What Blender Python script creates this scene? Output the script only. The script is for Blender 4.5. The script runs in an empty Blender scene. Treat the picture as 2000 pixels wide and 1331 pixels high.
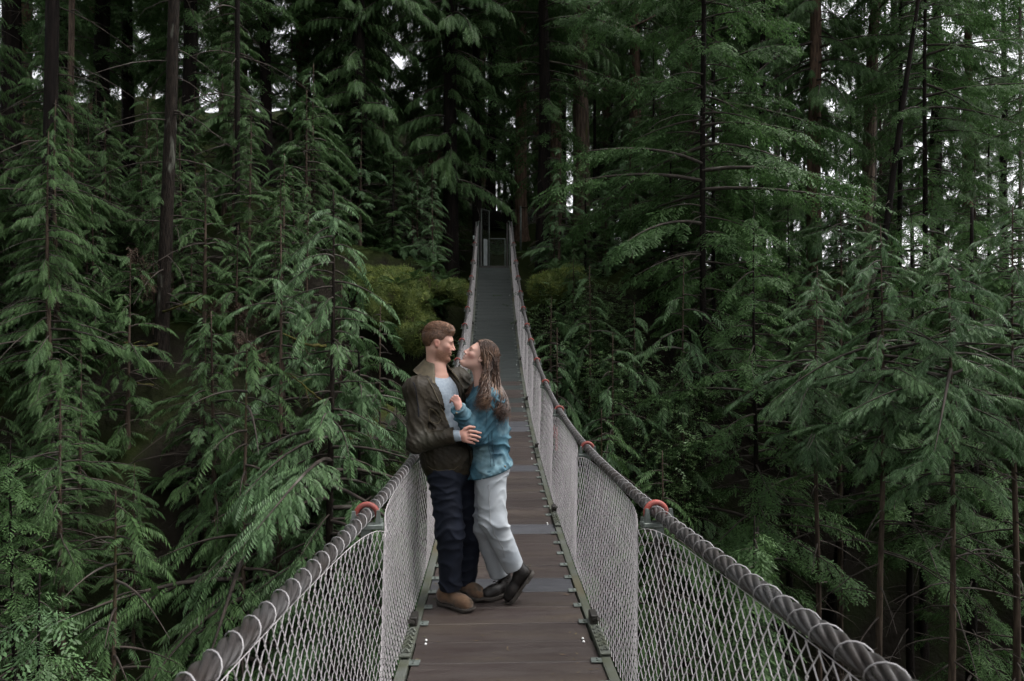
import bpy, bmesh, math, random
import numpy as np
from mathutils import Vector, Matrix

S = bpy.context.scene
COL = S.collection
R = math.radians
PI = math.pi

# ------------------------------------------------------------------ camera, sky, sun, exposure
CAM = np.array([-0.075, 0.0, 1.73])
YAW = math.atan2(40.0, 1333.0)                      # camera turned slightly right of the bridge axis
cam_d = bpy.data.cameras.new('camera'); cam = bpy.data.objects.new('camera', cam_d); COL.objects.link(cam)
cam.location = CAM; cam.rotation_euler = (R(90), 0, -YAW)
cam_d.sensor_width = 36.0; cam_d.lens = 24.0; cam_d.clip_start = 0.02; cam_d.clip_end = 600
cam_d.dof.use_dof = True; cam_d.dof.focus_distance = 4.6; cam_d.dof.aperture_fstop = 5.6
S.camera = cam

SUN_EL, SUN_AZ = 60.0, 85.0                          # degrees; azimuth clockwise from the bridge axis (+Y)
world = bpy.data.worlds.new('World'); S.world = world; world.use_nodes = True
wn = world.node_tree; wn.nodes.clear()
w_out = wn.nodes.new('ShaderNodeOutputWorld'); w_bg = wn.nodes.new('ShaderNodeBackground')
w_sky = wn.nodes.new('ShaderNodeTexSky'); w_sky.sky_type = 'NISHITA'; w_sky.sun_disc = False
w_sky.sun_elevation = R(SUN_EL); w_sky.sun_rotation = R(SUN_AZ)
w_sky.air_density = 1.0; w_sky.dust_density = 3.0; w_sky.ozone_density = 1.0
w_hsv = wn.nodes.new('ShaderNodeHueSaturation'); w_hsv.inputs['Saturation'].default_value = 0.10
wn.links.new(w_sky.outputs[0], w_hsv.inputs['Color']); wn.links.new(w_hsv.outputs[0], w_bg.inputs[0])
w_bg.inputs[1].default_value = 0.15
wn.links.new(w_bg.outputs[0], w_out.inputs[0])
sun_d = bpy.data.lights.new('sun', 'SUN'); sun = bpy.data.objects.new('sun', sun_d); COL.objects.link(sun)
sun_d.energy = 0.9; sun_d.angle = R(30); sun_d.color = (1.0, 0.97, 0.93)
_sd = Vector((math.sin(R(SUN_AZ)) * math.cos(R(SUN_EL)), math.cos(R(SUN_AZ)) * math.cos(R(SUN_EL)), math.sin(R(SUN_EL))))
sun.rotation_euler = (-_sd).to_track_quat('-Z', 'Y').to_euler()
S.view_settings.view_transform = 'Standard'; S.view_settings.look = 'None'
S.view_settings.exposure = 1.16; S.view_settings.gamma = 1.0; S.view_settings.use_curve_mapping = False
S.render.engine = 'CYCLES'
S.cycles.max_bounces = 4; S.cycles.diffuse_bounces = 3; S.cycles.glossy_bounces = 2
S.cycles.transmission_bounces = 3; S.cycles.transparent_max_bounces = 6
S.cycles.caustics_reflective = False; S.cycles.caustics_refractive = False
S.cycles.use_denoising = True; S.cycles.use_adaptive_sampling = True; S.cycles.adaptive_threshold = 0.02; S.cycles.adaptive_min_samples = 16

_fw = np.array([math.sin(YAW), math.cos(YAW), 0.0]); _rt = np.array([math.cos(YAW), -math.sin(YAW), 0.0])
def P(px, py, Y):
    """point of the place at bridge distance Y that the photograph shows at pixel (px, py)"""
    d = _fw + _rt * ((px - 1000.0) / 1333.0) + np.array([0, 0, 1.0]) * ((665.5 - py) / 1333.0)
    return CAM + d * (Y / d[1])

# ------------------------------------------------------------------ small helpers
def nrm(v):
    v = np.asarray(v, float); return v / (np.linalg.norm(v) + 1e-12)

def mesh_obj(name, V, F, mat=None, parent=None, smooth=False):
    """one mesh object from arrays: V (n,3), F (m,3|4) or a list of such arrays"""
    V = np.ascontiguousarray(V, dtype=np.float32)
    Fs = [np.asarray(f, dtype=np.int32) for f in (F if isinstance(F, list) else [F]) if len(f)]
    me = bpy.data.meshes.new(name)
    me.vertices.add(len(V)); me.vertices.foreach_set('co', V.ravel())
    loops = np.concatenate([f.ravel() for f in Fs]); cnt = np.concatenate([np.full(len(f), f.shape[1], np.int32) for f in Fs])
    me.loops.add(len(loops)); me.loops.foreach_set('vertex_index', loops)
    me.polygons.add(len(cnt)); me.polygons.foreach_set('loop_start', np.concatenate([[0], np.cumsum(cnt)[:-1]]).astype(np.int32))
    me.polygons.foreach_set('use_smooth', np.full(len(cnt), bool(smooth)))
    me.update(calc_edges=True)
    if mat: me.materials.append(mat)
    o = bpy.data.objects.new(name, me); COL.objects.link(o)
    if parent is not None: o.parent = parent
    return o

def share(name, me, parent=None, loc=(0, 0, 0), rot=(0, 0, 0), scale=None, mat=None):
    o = bpy.data.objects.new(name, me); COL.objects.link(o)
    o.location = loc; o.rotation_euler = rot
    if scale is not None: o.scale = scale
    if parent is not None: o.parent = parent
    if mat is not None:
        o.material_slots[0].link = 'OBJECT'; o.material_slots[0].material = mat
    return o

def empty(name, loc=(0, 0, 0)):
    o = bpy.data.objects.new(name, None); COL.objects.link(o); o.location = loc; o.empty_display_size = 0.2
    return o

def tag(o, label=None, cat=None, group=None, kind=None):
    if label: o['label'] = label
    if cat: o['category'] = cat
    if group: o['group'] = group
    if kind: o['kind'] = kind
    return o

class MB:
    """collects pieces of ONE mesh"""
    def __init__(s): s.V = []; s.F = {3: [], 4: []}; s.n = 0
    def add(s, V, F):
        V = np.asarray(V, float); s.V.append(V)
        for f in (F if isinstance(F, list) else [F]):
            f = np.asarray(f, int)
            if len(f): s.F[f.shape[1]].append(f + s.n)
        s.n += len(V)
    def box(s, c, h, M=None, ch=0.0):
        """box, centre c, half sizes h, optional 3x3 frame (columns), optional chamfer"""
        c = np.asarray(c, float); h = np.asarray(h, float)
        if ch <= 0:
            V = np.array([[x, y, z] for x in (-1, 1) for y in (-1, 1) for z in (-1, 1)], float) * h
            F = [[0, 1, 3, 2], [4, 6, 7, 5], [0, 4, 5, 1], [2, 3, 7, 6], [0, 2, 6, 4], [1, 5, 7, 3]]
            if M is not None: V = V @ np.asarray(M).T
            s.add(V + c, np.array(F)); return
        bm = bmesh.new(); bmesh.ops.create_cube(bm, size=2.0)
        for v in bm.verts: v.co = Vector((v.co.x * h[0], v.co.y * h[1], v.co.z * h[2]))
        bmesh.ops.bevel(bm, geom=bm.edges[:], offset=ch, segments=1, affect='EDGES')
        bm.verts.index_update()
        V = np.array([v.co[:] for v in bm.verts])
        if M is not None: V = V @ np.asarray(M).T
        f3 = [[v.index for v in f.verts] for f in bm.faces if len(f.verts) == 3]
        f4 = [[v.index for v in f.verts] for f in bm.faces if len(f.verts) == 4]
        fs = []
        if f3: fs.append(np.array(f3))
        if f4: fs.append(np.array(f4))
        s.add(V + c, fs); bm.free()
    def tube(s, pts, rad, n=6, cap=True, twist=0.0):
        V, F = tube_arr(pts, rad, n, cap, twist); s.add(V, F)
    def build(s, name, mat=None, parent=None, smooth=False):
        return mesh_obj(name, np.concatenate(s.V), [np.concatenate(s.F[k]) for k in (3, 4) if s.F[k]], mat, parent, smooth)

def frames(pts):
    pts = np.asarray(pts, float); n = len(pts)
    T = np.gradient(pts, axis=0); T /= np.linalg.norm(T, axis=1)[:, None] + 1e-12
    ref = np.array([0, 0, 1.0]) if abs(T[0][2]) < 0.9 else np.array([1.0, 0, 0])
    A = np.zeros_like(T); a = nrm(np.cross(ref, T[0]))
    for i in range(n):
        a = a - T[i] * np.dot(a, T[i]); a = nrm(a); A[i] = a
    return T, A, np.cross(T, A)

def tube_arr(pts, rad, n=6, cap=True, twist=0.0):
    pts = np.asarray(pts, float); m = len(pts); rad = np.broadcast_to(np.asarray(rad, float), (m,))
    T, A, B = frames(pts)
    th = np.arange(n) * 2 * PI / n
    ang = th[None, :] + np.linspace(0, twist, m)[:, None]
    V = pts[:, None, :] + rad[:, None, None] * (np.cos(ang)[..., None] * A[:, None, :] + np.sin(ang)[..., None] * B[:, None, :])
    V = V.reshape(-1, 3)
    i = np.arange(m - 1)[:, None] * n; j = np.arange(n)[None, :]; j2 = (j + 1) % n
    F = np.stack([i + j, i + j2, i + n + j2, i + n + j], -1).reshape(-1, 4)
    fs = [F]
    if cap:
        k = len(V); V = np.concatenate([V, pts[:1], pts[-1:]])
        a = np.arange(n); b = (a + 1) % n
        fs.append(np.concatenate([np.stack([np.full(n, k), b, a], -1), np.stack([np.full(n, k + 1), (m - 1) * n + a, (m - 1) * n + b], -1)]))
    return V, fs

def _hash(ix, iy, iz, seed):
    h = ix * np.uint32(374761393) + iy * np.uint32(668265263) + iz * np.uint32(2147483647) + np.uint32((seed * 144665) & 0xffffffff)
    h = (h ^ (h >> np.uint32(13))) * np.uint32(1274126177)
    return ((h ^ (h >> np.uint32(16))) & np.uint32(0xffff)).astype(np.float32) * np.float32(1 / 65535.0)

def vnoise(p, scale=1.0, seed=0):
    p = np.asarray(p, np.float32) * np.float32(scale); fl = np.floor(p); i = fl.astype(np.int32).astype(np.uint32); f = p - fl; f = f * f * (3 - 2 * f)
    fx, fy, fz = f[..., 0], f[..., 1], f[..., 2]; x, y, z = i[..., 0], i[..., 1], i[..., 2]; o = np.uint32(1)
    def lx(yy, zz):
        a = _hash(x, yy, zz, seed); return a + (_hash(x + o, yy, zz, seed) - a) * fx
    def ly(zz):
        a = lx(y, zz); return a + (lx(y + o, zz) - a) * fy
    a = ly(z); return (a + (ly(z + o) - a) * fz) * 2 - 1

def fbm(p, scale=1.0, oct=3, seed=0):
    r = 0; a = 1.0
    for k in range(oct):
        r = r + a * vnoise(p, scale * 2 ** k, seed + k * 17); a *= 0.5
    return r

def sstep(a, b, x):
    t = np.clip((x - a) / (b - a), 0, 1); return t * t * (3 - 2 * t)

# ------------------------------------------------------------------ materials
def mat(name, base, rough=0.6, metal=0.0, spec=0.5, c2=None, nscale=8.0, nlo=0.35, nhi=0.65, stretch=(1, 1, 1), bump=0.0,
        bscale=30.0, bdist=0.01, rnd=0.0, isl=0.0, c3=None, n3=2.0, n3lo=0.55, n3hi=0.62, up=None, transl=0.0, attr=None, rvar=0.0, sheen=0.0, world=False):
    """node material: base colour, second colour by noise, third colour in patches, colour on upward faces, random value per object or piece"""
    m = bpy.data.materials.new(name); m.use_nodes = True; nt = m.node_tree; N = nt.nodes; Lk = nt.links
    b = N['Principled BSDF']; b.inputs['Roughness'].default_value = rough; b.inputs['Metallic'].default_value = metal
    b.inputs['Specular IOR Level'].default_value = spec
    if sheen: b.inputs['Sheen Weight'].default_value = sheen
    tc = N.new('ShaderNodeTexCoord'); mp = N.new('ShaderNodeMapping'); mp.inputs['Scale'].default_value = stretch
    Lk.new(N.new('ShaderNodeNewGeometry').outputs['Position'] if world else tc.outputs['Object'], mp.inputs['Vector'])
    def noise(sc, det=4.0):
        n = N.new('ShaderNodeTexNoise'); n.inputs['Scale'].default_value = sc; n.inputs['Detail'].default_value = det
        Lk.new(mp.outputs[0], n.inputs['Vector']); return n.outputs[0]
    def ramp(src, lo, hi):
        r = N.new('ShaderNodeMapRange'); r.inputs[1].default_value = lo; r.inputs[2].default_value = hi; Lk.new(src, r.inputs[0]); return r.outputs[0]
    def mix(fac, a, c, mode='MIX'):
        x = N.new('ShaderNodeMix'); x.data_type = 'RGBA'; x.blend_type = mode
        if isinstance(fac, (int, float)): x.inputs[0].default_value = fac
        else: Lk.new(fac, x.inputs[0])
        for s_, v in ((6, a), (7, c)):
            if isinstance(v, tuple): x.inputs[s_].default_value = (*v, 1)
            else: Lk.new(v, x.inputs[s_])
        return x.outputs[2]
    col = base
    if attr:
        a = N.new('ShaderNodeAttribute'); a.attribute_name = attr; col = a.outputs['Color']
    if c2: col = mix(ramp(noise(nscale), nlo, nhi), col, c2)
    if c3: col = mix(ramp(noise(n3), n3lo, n3hi), col, c3)
    if up:                                            # (colour, low, high): a growth on faces that look up
        g = N.new('ShaderNodeNewGeometry'); sx = N.new('ShaderNodeSeparateXYZ'); Lk.new(g.outputs['Normal'], sx.inputs[0])
        ad = N.new('ShaderNodeMath'); ad.operation = 'MULTIPLY_ADD'; Lk.new(noise(n3 * 2), ad.inputs[0]); ad.inputs[1].default_value = 0.7
        Lk.new(sx.outputs[2], ad.inputs[2]); col = mix(ramp(ad.outputs[0], up[1], up[2]), col, up[0])
    if rnd or isl:
        if rnd: src = N.new('ShaderNodeObjectInfo').outputs['Random']; amt = rnd
        else: src = N.new('ShaderNodeNewGeometry').outputs['Random Per Island']; amt = isl
        r = N.new('ShaderNodeMapRange'); r.inputs[3].default_value = 1 - amt; r.inputs[4].default_value = 1 + amt; Lk.new(src, r.inputs[0])
        h = N.new('ShaderNodeHueSaturation'); Lk.new(r.outputs[0], h.inputs['Value'])
        if isinstance(col, tuple): h.inputs['Color'].default_value = (*col, 1)
        else: Lk.new(col, h.inputs['Color'])
        col = h.outputs[0]
    if isinstance(col, tuple): b.inputs['Base Color'].default_value = (*col, 1)
    else: Lk.new(col, b.inputs['Base Color'])
    if rvar:
        r = N.new('ShaderNodeMapRange'); r.inputs[3].default_value = rough - rvar; r.inputs[4].default_value = rough + rvar
        r.inputs[1].default_value = 0.3; r.inputs[2].default_value = 0.7; Lk.new(noise(nscale * 0.7), r.inputs[0]); Lk.new(r.outputs[0], b.inputs['Roughness'])
    if bump:
        bp = N.new('ShaderNodeBump'); bp.inputs['Strength'].default_value = bump; bp.inputs['Distance'].default_value = bdist
        Lk.new(noise(bscale, 5.0), bp.inputs['Height']); Lk.new(bp.outputs[0], b.inputs['Normal'])
    if transl:
        t = N.new('ShaderNodeBsdfTranslucent'); x = N.new('ShaderNodeMixShader'); x.inputs[0].default_value = transl
        if isinstance(col, tuple): t.inputs[0].default_value = (*col, 1)
        else: Lk.new(col, t.inputs[0])
        Lk.new(b.outputs[0], x.inputs[1]); Lk.new(t.outputs[0], x.inputs[2])
        Lk.new(x.outputs[0], N['Material Output'].inputs['Surface'])
    return m

M = {}
M['plank_brown'] = mat('wet_brown_wood', (0.048, 0.038, 0.034), 0.5, spec=0.45, c2=(0.036, 0.026, 0.024), world=True, nscale=7, stretch=(0.5, 3.2, 1), bump=0.35, bscale=60, bdist=0.004, rnd=0.14, rvar=0.1,
                       c3=(0.064, 0.050, 0.038), n3=1.6, n3lo=0.5, n3hi=0.75)
M['plank_grey'] = mat('weathered_grey_wood', (0.064, 0.065, 0.072), 0.48, spec=0.5, c2=(0.055, 0.056, 0.064), world=True, nscale=7, stretch=(0.5, 3.2, 1), bump=0.3, bscale=60, bdist=0.004, rnd=0.2, rvar=0.1)
M['plank_far'] = mat('sky_sheen_wood', (0.040, 0.047, 0.045), 0.5, spec=0.4, c2=(0.030, 0.035, 0.034), world=True, nscale=7, stretch=(0.5, 3.2, 1), bump=0.3, bscale=60, bdist=0.004, rnd=0.10, rvar=0.06)  # grazing sky reflection of the far deck put into the colour as teal-grey
M['steel'] = mat('galvanised_steel', (0.20, 0.225, 0.215), 0.55, 0.55, c2=(0.12, 0.14, 0.12), nscale=20, bump=0.2, bscale=80, bdist=0.002, rnd=0.15)
M['stringer'] = mat('mossy_galvanised_steel', (0.11, 0.118, 0.105), 0.6, 0.3, c2=(0.075, 0.082, 0.055), nscale=7, bump=0.3, bscale=60, bdist=0.003, c3=(0.10, 0.085, 0.045), n3=1.2, n3lo=0.55, n3hi=0.7)
M['cable'] = mat('dark_wire_rope', (0.112, 0.108, 0.110), 0.34, 0.5, c2=(0.056, 0.046, 0.043), nscale=9, stretch=(1, 0.5, 1), bump=0.4, bscale=220, bdist=0.002, rvar=0.1)
M['wire'] = mat('pale_galvanised_wire', (0.40, 0.385, 0.39), 0.5, 0.2, c2=(0.42, 0.40, 0.41), nscale=30)
M['net'] = mat('galvanised_mesh_wire', (0.74, 0.69, 0.71), 0.5, 0.1, c2=(0.56, 0.52, 0.53), nscale=12, isl=0.12)
M['rubber'] = mat('red_rubber_hose', (0.30, 0.055, 0.042), 0.65, c2=(0.20, 0.07, 0.06), nscale=25, bump=0.15, bscale=90, bdist=0.002, rnd=0.35)
M['dark_steel'] = mat('dark_painted_steel', (0.022, 0.022, 0.022), 0.5, 0.3, c2=(0.04, 0.035, 0.03), nscale=10)
M['white'] = mat('white_paint', (0.75, 0.75, 0.73), 0.5)
M['pale_panel'] = mat('pale_sheet_metal', (0.42, 0.45, 0.46), 0.45, 0.1, c2=(0.30, 0.33, 0.33), nscale=6)
# ------------------------------------------------------------------ suspension bridge
Y_END = 21.8
def deck_z(y): return 0.0148 * (np.asarray(y, float) - 5.14) ** 2
def cable_z(y): y = np.asarray(y, float); return 0.92 + np.where(y < 5.14, .0128, .0165) * (y - 5.14) ** 2
def cable_x(y, s=1): return (0.645 if s > 0 else .612) - (0.085 if s > 0 else .052) * np.clip((np.asarray(y, float) - 6) / 15.8, 0, 1) ** 1.5
CLAMPS = [-1.1, 0.7, 2.95, 5.1, 7.2, 9.0, 10.6, 12.1, 13.3, 14.65, 15.95, 17.2, 18.5, 20.0]

bridge = empty('suspension_bridge', (0, 0, 0))
tag(bridge, 'narrow wooden-planked suspension footbridge with wire rope handrails and chain-link sides', 'bridge')
rb = random.Random(5)

# planks, each its own piece
mbp = MB(); mbp.box((0, 0, 0), (0.5, 0.1364, 0.022), ch=0.003)
pl0 = mbp.build('plank', M['plank_brown'], bridge); pl_me = pl0.data
y = -3.6; joints = []; first = True
grey_at = [4.69, 6.3, 8.4, 10.2]
while y < Y_END - 0.1:
    z = float(deck_z(y)); sl = math.atan(2 * 0.0148 * (y - 5.14))
    far = 1 / (1 + math.exp(-(y - 12.2) * 0.9))
    if any(abs(y - g) < 0.14 for g in grey_at): mm = M['plank_grey']
    elif rb.random() < far: mm = M['plank_far']  # painted sky sheen takes over with distance
    elif y > 7 and rb.random() < 0.15: mm = M['plank_grey']
    else: mm = M['plank_brown']
    loc = (rb.uniform(-.006, .006), y, z - 0.022 + (rb.uniform(-.002, .002) if y < 9 else 0)); jt = .004 if y < 9 else .0008; rot = (sl + rb.uniform(-jt, jt), rb.uniform(-.003, .003), rb.uniform(-.003, .003))
    if first:
        o = pl0; o.location = loc; o.rotation_euler = rot; first = False
        o.material_slots[0].link = 'OBJECT'; o.material_slots[0].material = mm
    else: o = share('plank', pl_me, bridge, loc, rot, (1, rb.uniform(.992, 1.0) if y < 9 else .984, 1), mm)
    joints.append(y + 0.1375 * math.cos(sl)); y += 0.275 * math.cos(sl)

# cleats over the plank joints, with two rivets each
mbc = MB(); mbc.box((0, 0, 0.004), (0.030, 0.028, 0.004), ch=0.002)
for sy in (-1, 1): mbc.tube([(0.004, sy * .012, .007), (0.004, sy * .012, .012)], 0.006, 8)
cl_me = None
mbr = MB()
for sy in (-1, 1): mbr.tube([(0, sy * .022, 0), (0, sy * .022, .006), (0, sy * .022, .010)], [.008, .007, .003], 10)
rf_me = None
for k, yj in enumerate(joints):
    z = float(deck_z(yj)); sl = math.atan(2 * 0.0148 * (yj - 5.14))
    refl = abs(((yj - 3.74 + 1.3) % 2.6) - 1.3) < 0.138
    for s in (-1, 1):
        loc = (s * (0.482 + rb.uniform(-.004, .004)), yj, z + 0.0035); rot = (sl, 0, (0 if s > 0 else PI) + rb.uniform(-.06, .06))
        if refl:
            loc = (s * 0.445, yj, z + 0.002)
            if rf_me is None: o = mbr.build('reflector_stud', M['white'], bridge, True); rf_me = o.data; o.location = loc; o.rotation_euler = rot
            else: share('reflector_stud', rf_me, bridge, loc, rot)
        elif yj < 19:
            if cl_me is None: o = mbc.build('cleat', M['steel'], bridge); cl_me = o.data; o.location = loc; o.rotation_euler = rot
            else: share('cleat', cl_me, bridge, loc, rot)

def sweep_strip(prof, ys, xf, zf):
    """closed cross-section prof [(dx,dz)] swept along the bridge"""
    n = len(prof); V = np.array([[xf(y) + px, y, zf(y) + pz] for y in ys for px, pz in prof])
    i = np.arange(len(ys) - 1)[:, None] * n; j = np.arange(n)[None, :]; j2 = (j + 1) % n
    return V, np.stack([i + j, i + n + j, i + n + j2, i + j2], -1).reshape(-1, 4)
ys = np.arange(-3.7, Y_END + .01, 0.3)
for s in (-1, 1):
    V, F = sweep_strip([(0, -.10), (0, .012), (s * .008, .014), (s * .05, .014), (s * .05, .006), (s * .009, .006), (s * .009, -.10)], ys, lambda y: s * 0.506, deck_z)
    mesh_obj('stringer', V, F, M['stringer'], bridge)
    V, F = sweep_strip([(0, -.16), (0, -.06), (s * .06, -.06), (s * .06, -.16)], ys, lambda y: s * 0.36, deck_z)
    mesh_obj('joist', V, F, M['stringer'], bridge)

# toothed splice plates along the stringers
mbt = MB(); mbt.box((0.028, 0.19, 0.012), (0.030, 0.20, 0.005), ch=.002)
for k in range(6):
    a = [(0.008 + 0.04 * t, 0.03 + k * .058 + 0.012 * math.sin(t * PI), 0.02 + .014 * math.sin(t * PI)) for t in np.linspace(0, 1, 6)]
    mbt.tube(a, 0.007, 6)
sp_me = None
mbs = MB(); mbs.box((0.03, 0.0, 0.03), (0.022, 0.05, 0.03), ch=.006); mbs.tube([(0.03, -.05, .03), (0.045, -.13, .07)], .012, 7)
sk_me = None
for k in range(-2, 7):
    y0 = 3.62 + 2.6 * k
    for s in (-1, 1):
        z = float(deck_z(y0)) + .016; sl = math.atan(2 * 0.0148 * (y0 + .2 - 5.14))
        if sp_me is None: o = mbt.build('splice_plate', M['stringer'], bridge); sp_me = o.data; o.location = (s * .506, y0, z); o.rotation_euler = (sl, 0, 0); o.scale = (s, 1, 1)
        else: share('splice_plate', sp_me, bridge, (s * .506, y0, z), (sl, 0, 0), (s, 1, 1))
        y1 = y0 + .5
        if sk_me is None: o = mbs.build('turnbuckle', M['dark_steel'], bridge); sk_me = o.data; o.location = (s * .51, y1, float(deck_z(y1)) + .01); o.scale = (s, 1, 1)
        else: share('turnbuckle', sk_me, bridge, (s * .51, y1, float(deck_z(y1)) + .01), (0, 0, 0), (s, 1, 1))

# wire rope handrails: six strands laid round each other, with a pale lashing wire
def strand_r(th, Rr=.027):
    rs, rc = Rr / 3, Rr * 2 / 3
    ph = (th + PI / 6) % (PI / 3) - PI / 6
    return rc * np.cos(ph) + np.sqrt(np.maximum(rs ** 2 - (rc * np.sin(ph)) ** 2, 1e-9))
cables = []
for s in (-1, 1):
    ys = np.concatenate([np.arange(-1.6, 6.5, .020), np.arange(6.5, Y_END + .1, .07)])
    pts = np.stack([s * cable_x(ys, s), ys, cable_z(ys)], -1); T = nrm_ = np.gradient(pts, axis=0); T = T / np.linalg.norm(T, axis=1)[:, None]
    A = np.tile([1.0, 0, 0], (len(ys), 1)); A -= T * np.sum(A * T, 1)[:, None]; A /= np.linalg.norm(A, axis=1)[:, None]; B = np.cross(T, A)
    n = 36; th = np.arange(n) * 2 * PI / n
    tw = s * 2 * PI * ys / 0.40
    r = strand_r(th); an = th[None, :] + tw[:, None]
    V = pts[:, None] + r[None, :, None] * (np.cos(an)[..., None] * A[:, None] + np.sin(an)[..., None] * B[:, None])
    i = np.arange(len(ys) - 1)[:, None] * n; j = np.arange(n)[None, :]; j2 = (j + 1) % n
    F = np.stack([i + j, i + j2, i + n + j2, i + n + j], -1).reshape(-1, 4)
    cb = mesh_obj('handrail_cable', V.reshape(-1, 3), F, M['cable'], bridge, True); cables.append(cb)
    cb['label'] = 'brown wire rope handrail ' + ('left of' if s < 0 else 'right of') + ' the planks, lashed with pale wire'
    yl = np.arange(-1.5, Y_END, 0.0085); p = np.stack([s * cable_x(yl, s), yl, cable_z(yl)], -1)
    ph = 2 * PI * yl / .108 + 0.35 * np.sin(yl * 3.1) + .2 * np.sin(yl * 7.7)
    p[:, 0] += .0285 * np.cos(ph); p[:, 2] += .0285 * np.sin(ph)
    mb = MB(); mb.tube(p, .0017, 5); mb.build('lashing_wire', M['wire'], cb, True)

# chain-link sides, one panel from clamp to clamp
def net_point(y, t, s):
    """t 0 at the stringer .. 1 under the handrail; pinched inwards at the clamps"""
    d = np.min(np.abs(np.asarray(y)[..., None] - np.array(CLAMPS + [Y_END])), -1)
    pin = np.exp(-d / 0.30) * 0.075
    xb = 0.562; xt = cable_x(y, s) - .012
    x = xb + (xt - xb) * t - pin * t * (1.15 - .15 * t) + 0.02 * np.sin(t * PI) * (1 - np.exp(-d / .3))
    zb = deck_z(y) + .018; zt = cable_z(y) - .022 - 0.05 * np.exp(-d / .12)
    zz = zb + (zt - zb) * t
    return np.stack([s * x, y, zz], -1)
PITCH = 0.031
for s in (-1, 1):
    edges = [-1.1 + 0 * 1] + CLAMPS[1:] + [Y_END - .05]
    for a, b in zip(edges[:-1], edges[1:]):
        if b < 0.3: continue
        near = a < 6; n = 4 if near else 3
        cols = np.arange(round(a / PITCH), round(b / PITCH)) * PITCH
        mb = MB(); rowh = .040 if a < 12 else .05
        for ci, yc in enumerate(cols):
            hgt = float(cable_z(yc) - deck_z(yc)) - .04; rows = int(hgt / rowh)
            k = np.arange(rows + 1); par = ((k + ci + round(a / PITCH)) % 2) * 2 - 1
            f = np.array([.13, .87])
            t0 = (k[:-1, None] + f[None, :]) / rows; side = par[:-1, None] + (par[1:, None] - par[:-1, None]) * f[None, :]
            tt = t0.ravel(); sd = side.ravel() * 1.12
            jit = rb.uniform(-.004, .004)
            yy = yc + sd * PITCH * .5 + jit + .01 * np.sin(tt * 3 + yc * 2)
            p = net_point(yy, tt, s)
            off = np.repeat(np.where(par[:-1] > 0, .0032, -.0032), 2); p[:, 0] += off
            mb.tube(p, .0017 if near else .0019, n, False)
        # slack wire along the top
        yt = np.linspace(a, b, 40); mb.tube(net_point(yt, np.full(40, .992), s) + np.array([0, 0, .002]), .0013, 4)
        mb.build('netting', M['net'], bridge, True)

# clamps: grey bracket with a red rubber hose arched over the rope, hanger down to the stringer
mbk = MB()
for sx in (-1, 1):                                     # two tapering cheeks
    for yy in (-.034,):
        a = np.array([[sx * .038, yy - .004, -.045], [sx * .064, yy - .004, -.045], [sx * .058, yy - .004, .022], [sx * .045, yy - .004, .022],
                      [sx * .036, yy + .018, -.045], [sx * .066, yy + .018, -.045], [sx * .058, yy + .012, .022], [sx * .045, yy + .012, .022]])
        mbk.add(a, np.array([[0, 1, 2, 3], [7, 6, 5, 4], [0, 4, 5, 1], [1, 5, 6, 2], [2, 6, 7, 3], [3, 7, 4, 0]]))
mbk.box((0, -.012, -.046), (.072, .036, .010), ch=.003)
for sx in (-1, 1): mbk.tube([(sx * .06, .012, -.066), (sx * .06, .012, -.02)], .011, 6)
mbk.box((0, -.01, -.075), (.022, .016, .025), ch=.003)
mbu = MB(); mbu.tube([(.046 * math.cos(a), .014, -.006 + .048 * math.sin(a) - (0.02 if a in (0, PI) else 0)) for a in np.linspace(PI * 1.08, -PI * .08, 15)], .0120, 10)
mbh = MB(); mbh.box((0, 0, -.5), (.004, .016, .5)); mbh.tube([(.01, .0, -1.0), (.01, .0, 0)], .005, 6)
k_me = u_me = h_me = None
for s in (-1, 1):
    for i, yc in enumerate(CLAMPS):
        x = float(s * cable_x(yc, s)); z = float(cable_z(yc)); sl = math.atan(2 * .0165 * (yc - 5.14)); L = z - float(deck_z(yc)) - .05
        if k_me is None:
            ko = mbk.build('clamp', M['steel'], bridge); k_me = ko.data; uo = mbu.build('hose_sleeve', M['rubber'], ko, True); u_me = uo.data
            ho = mbh.build('hanger', M['dark_steel'], bridge); h_me = ho.data
        else:
            ko = share('clamp', k_me, bridge); uo = share('hose_sleeve', u_me, ko); ho = share('hanger', h_me, bridge)
        ko.location = (x, yc, z); ko.rotation_euler = (sl, 0, rb.uniform(-.12, .12))
        ho.location = (x - s * .01, yc + .01, z - .05); ho.scale = (1, 1, L); ho.rotation_euler = (0, math.atan2(s * -.06, L) * -1 * -1, 0)
# twisted red strap hanging from one clamp
yc = 7.2; mb = MB(); pz = np.linspace(0, .24, 40)
for ph in (0, PI): mb.tube(np.stack([.60 + .008 * np.cos(pz * 110 + ph), yc - .13 + .008 * np.sin(pz * 110 + ph), .93 - .10 - pz], -1), .008, 6)
o = mb.build('strap', M['rubber'], bridge, True); o['label'] = 'red twisted strap hanging from a handrail clamp'
mb = MB(); mb.tube(np.stack([.585 + .004 * np.cos(pz[:22] * 90), yc - .03 + .004 * np.sin(pz[:22] * 90), .92 - .08 - pz[:22]], -1), .005, 5); mb.build('strap', M['rubber'], bridge, True)

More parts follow.
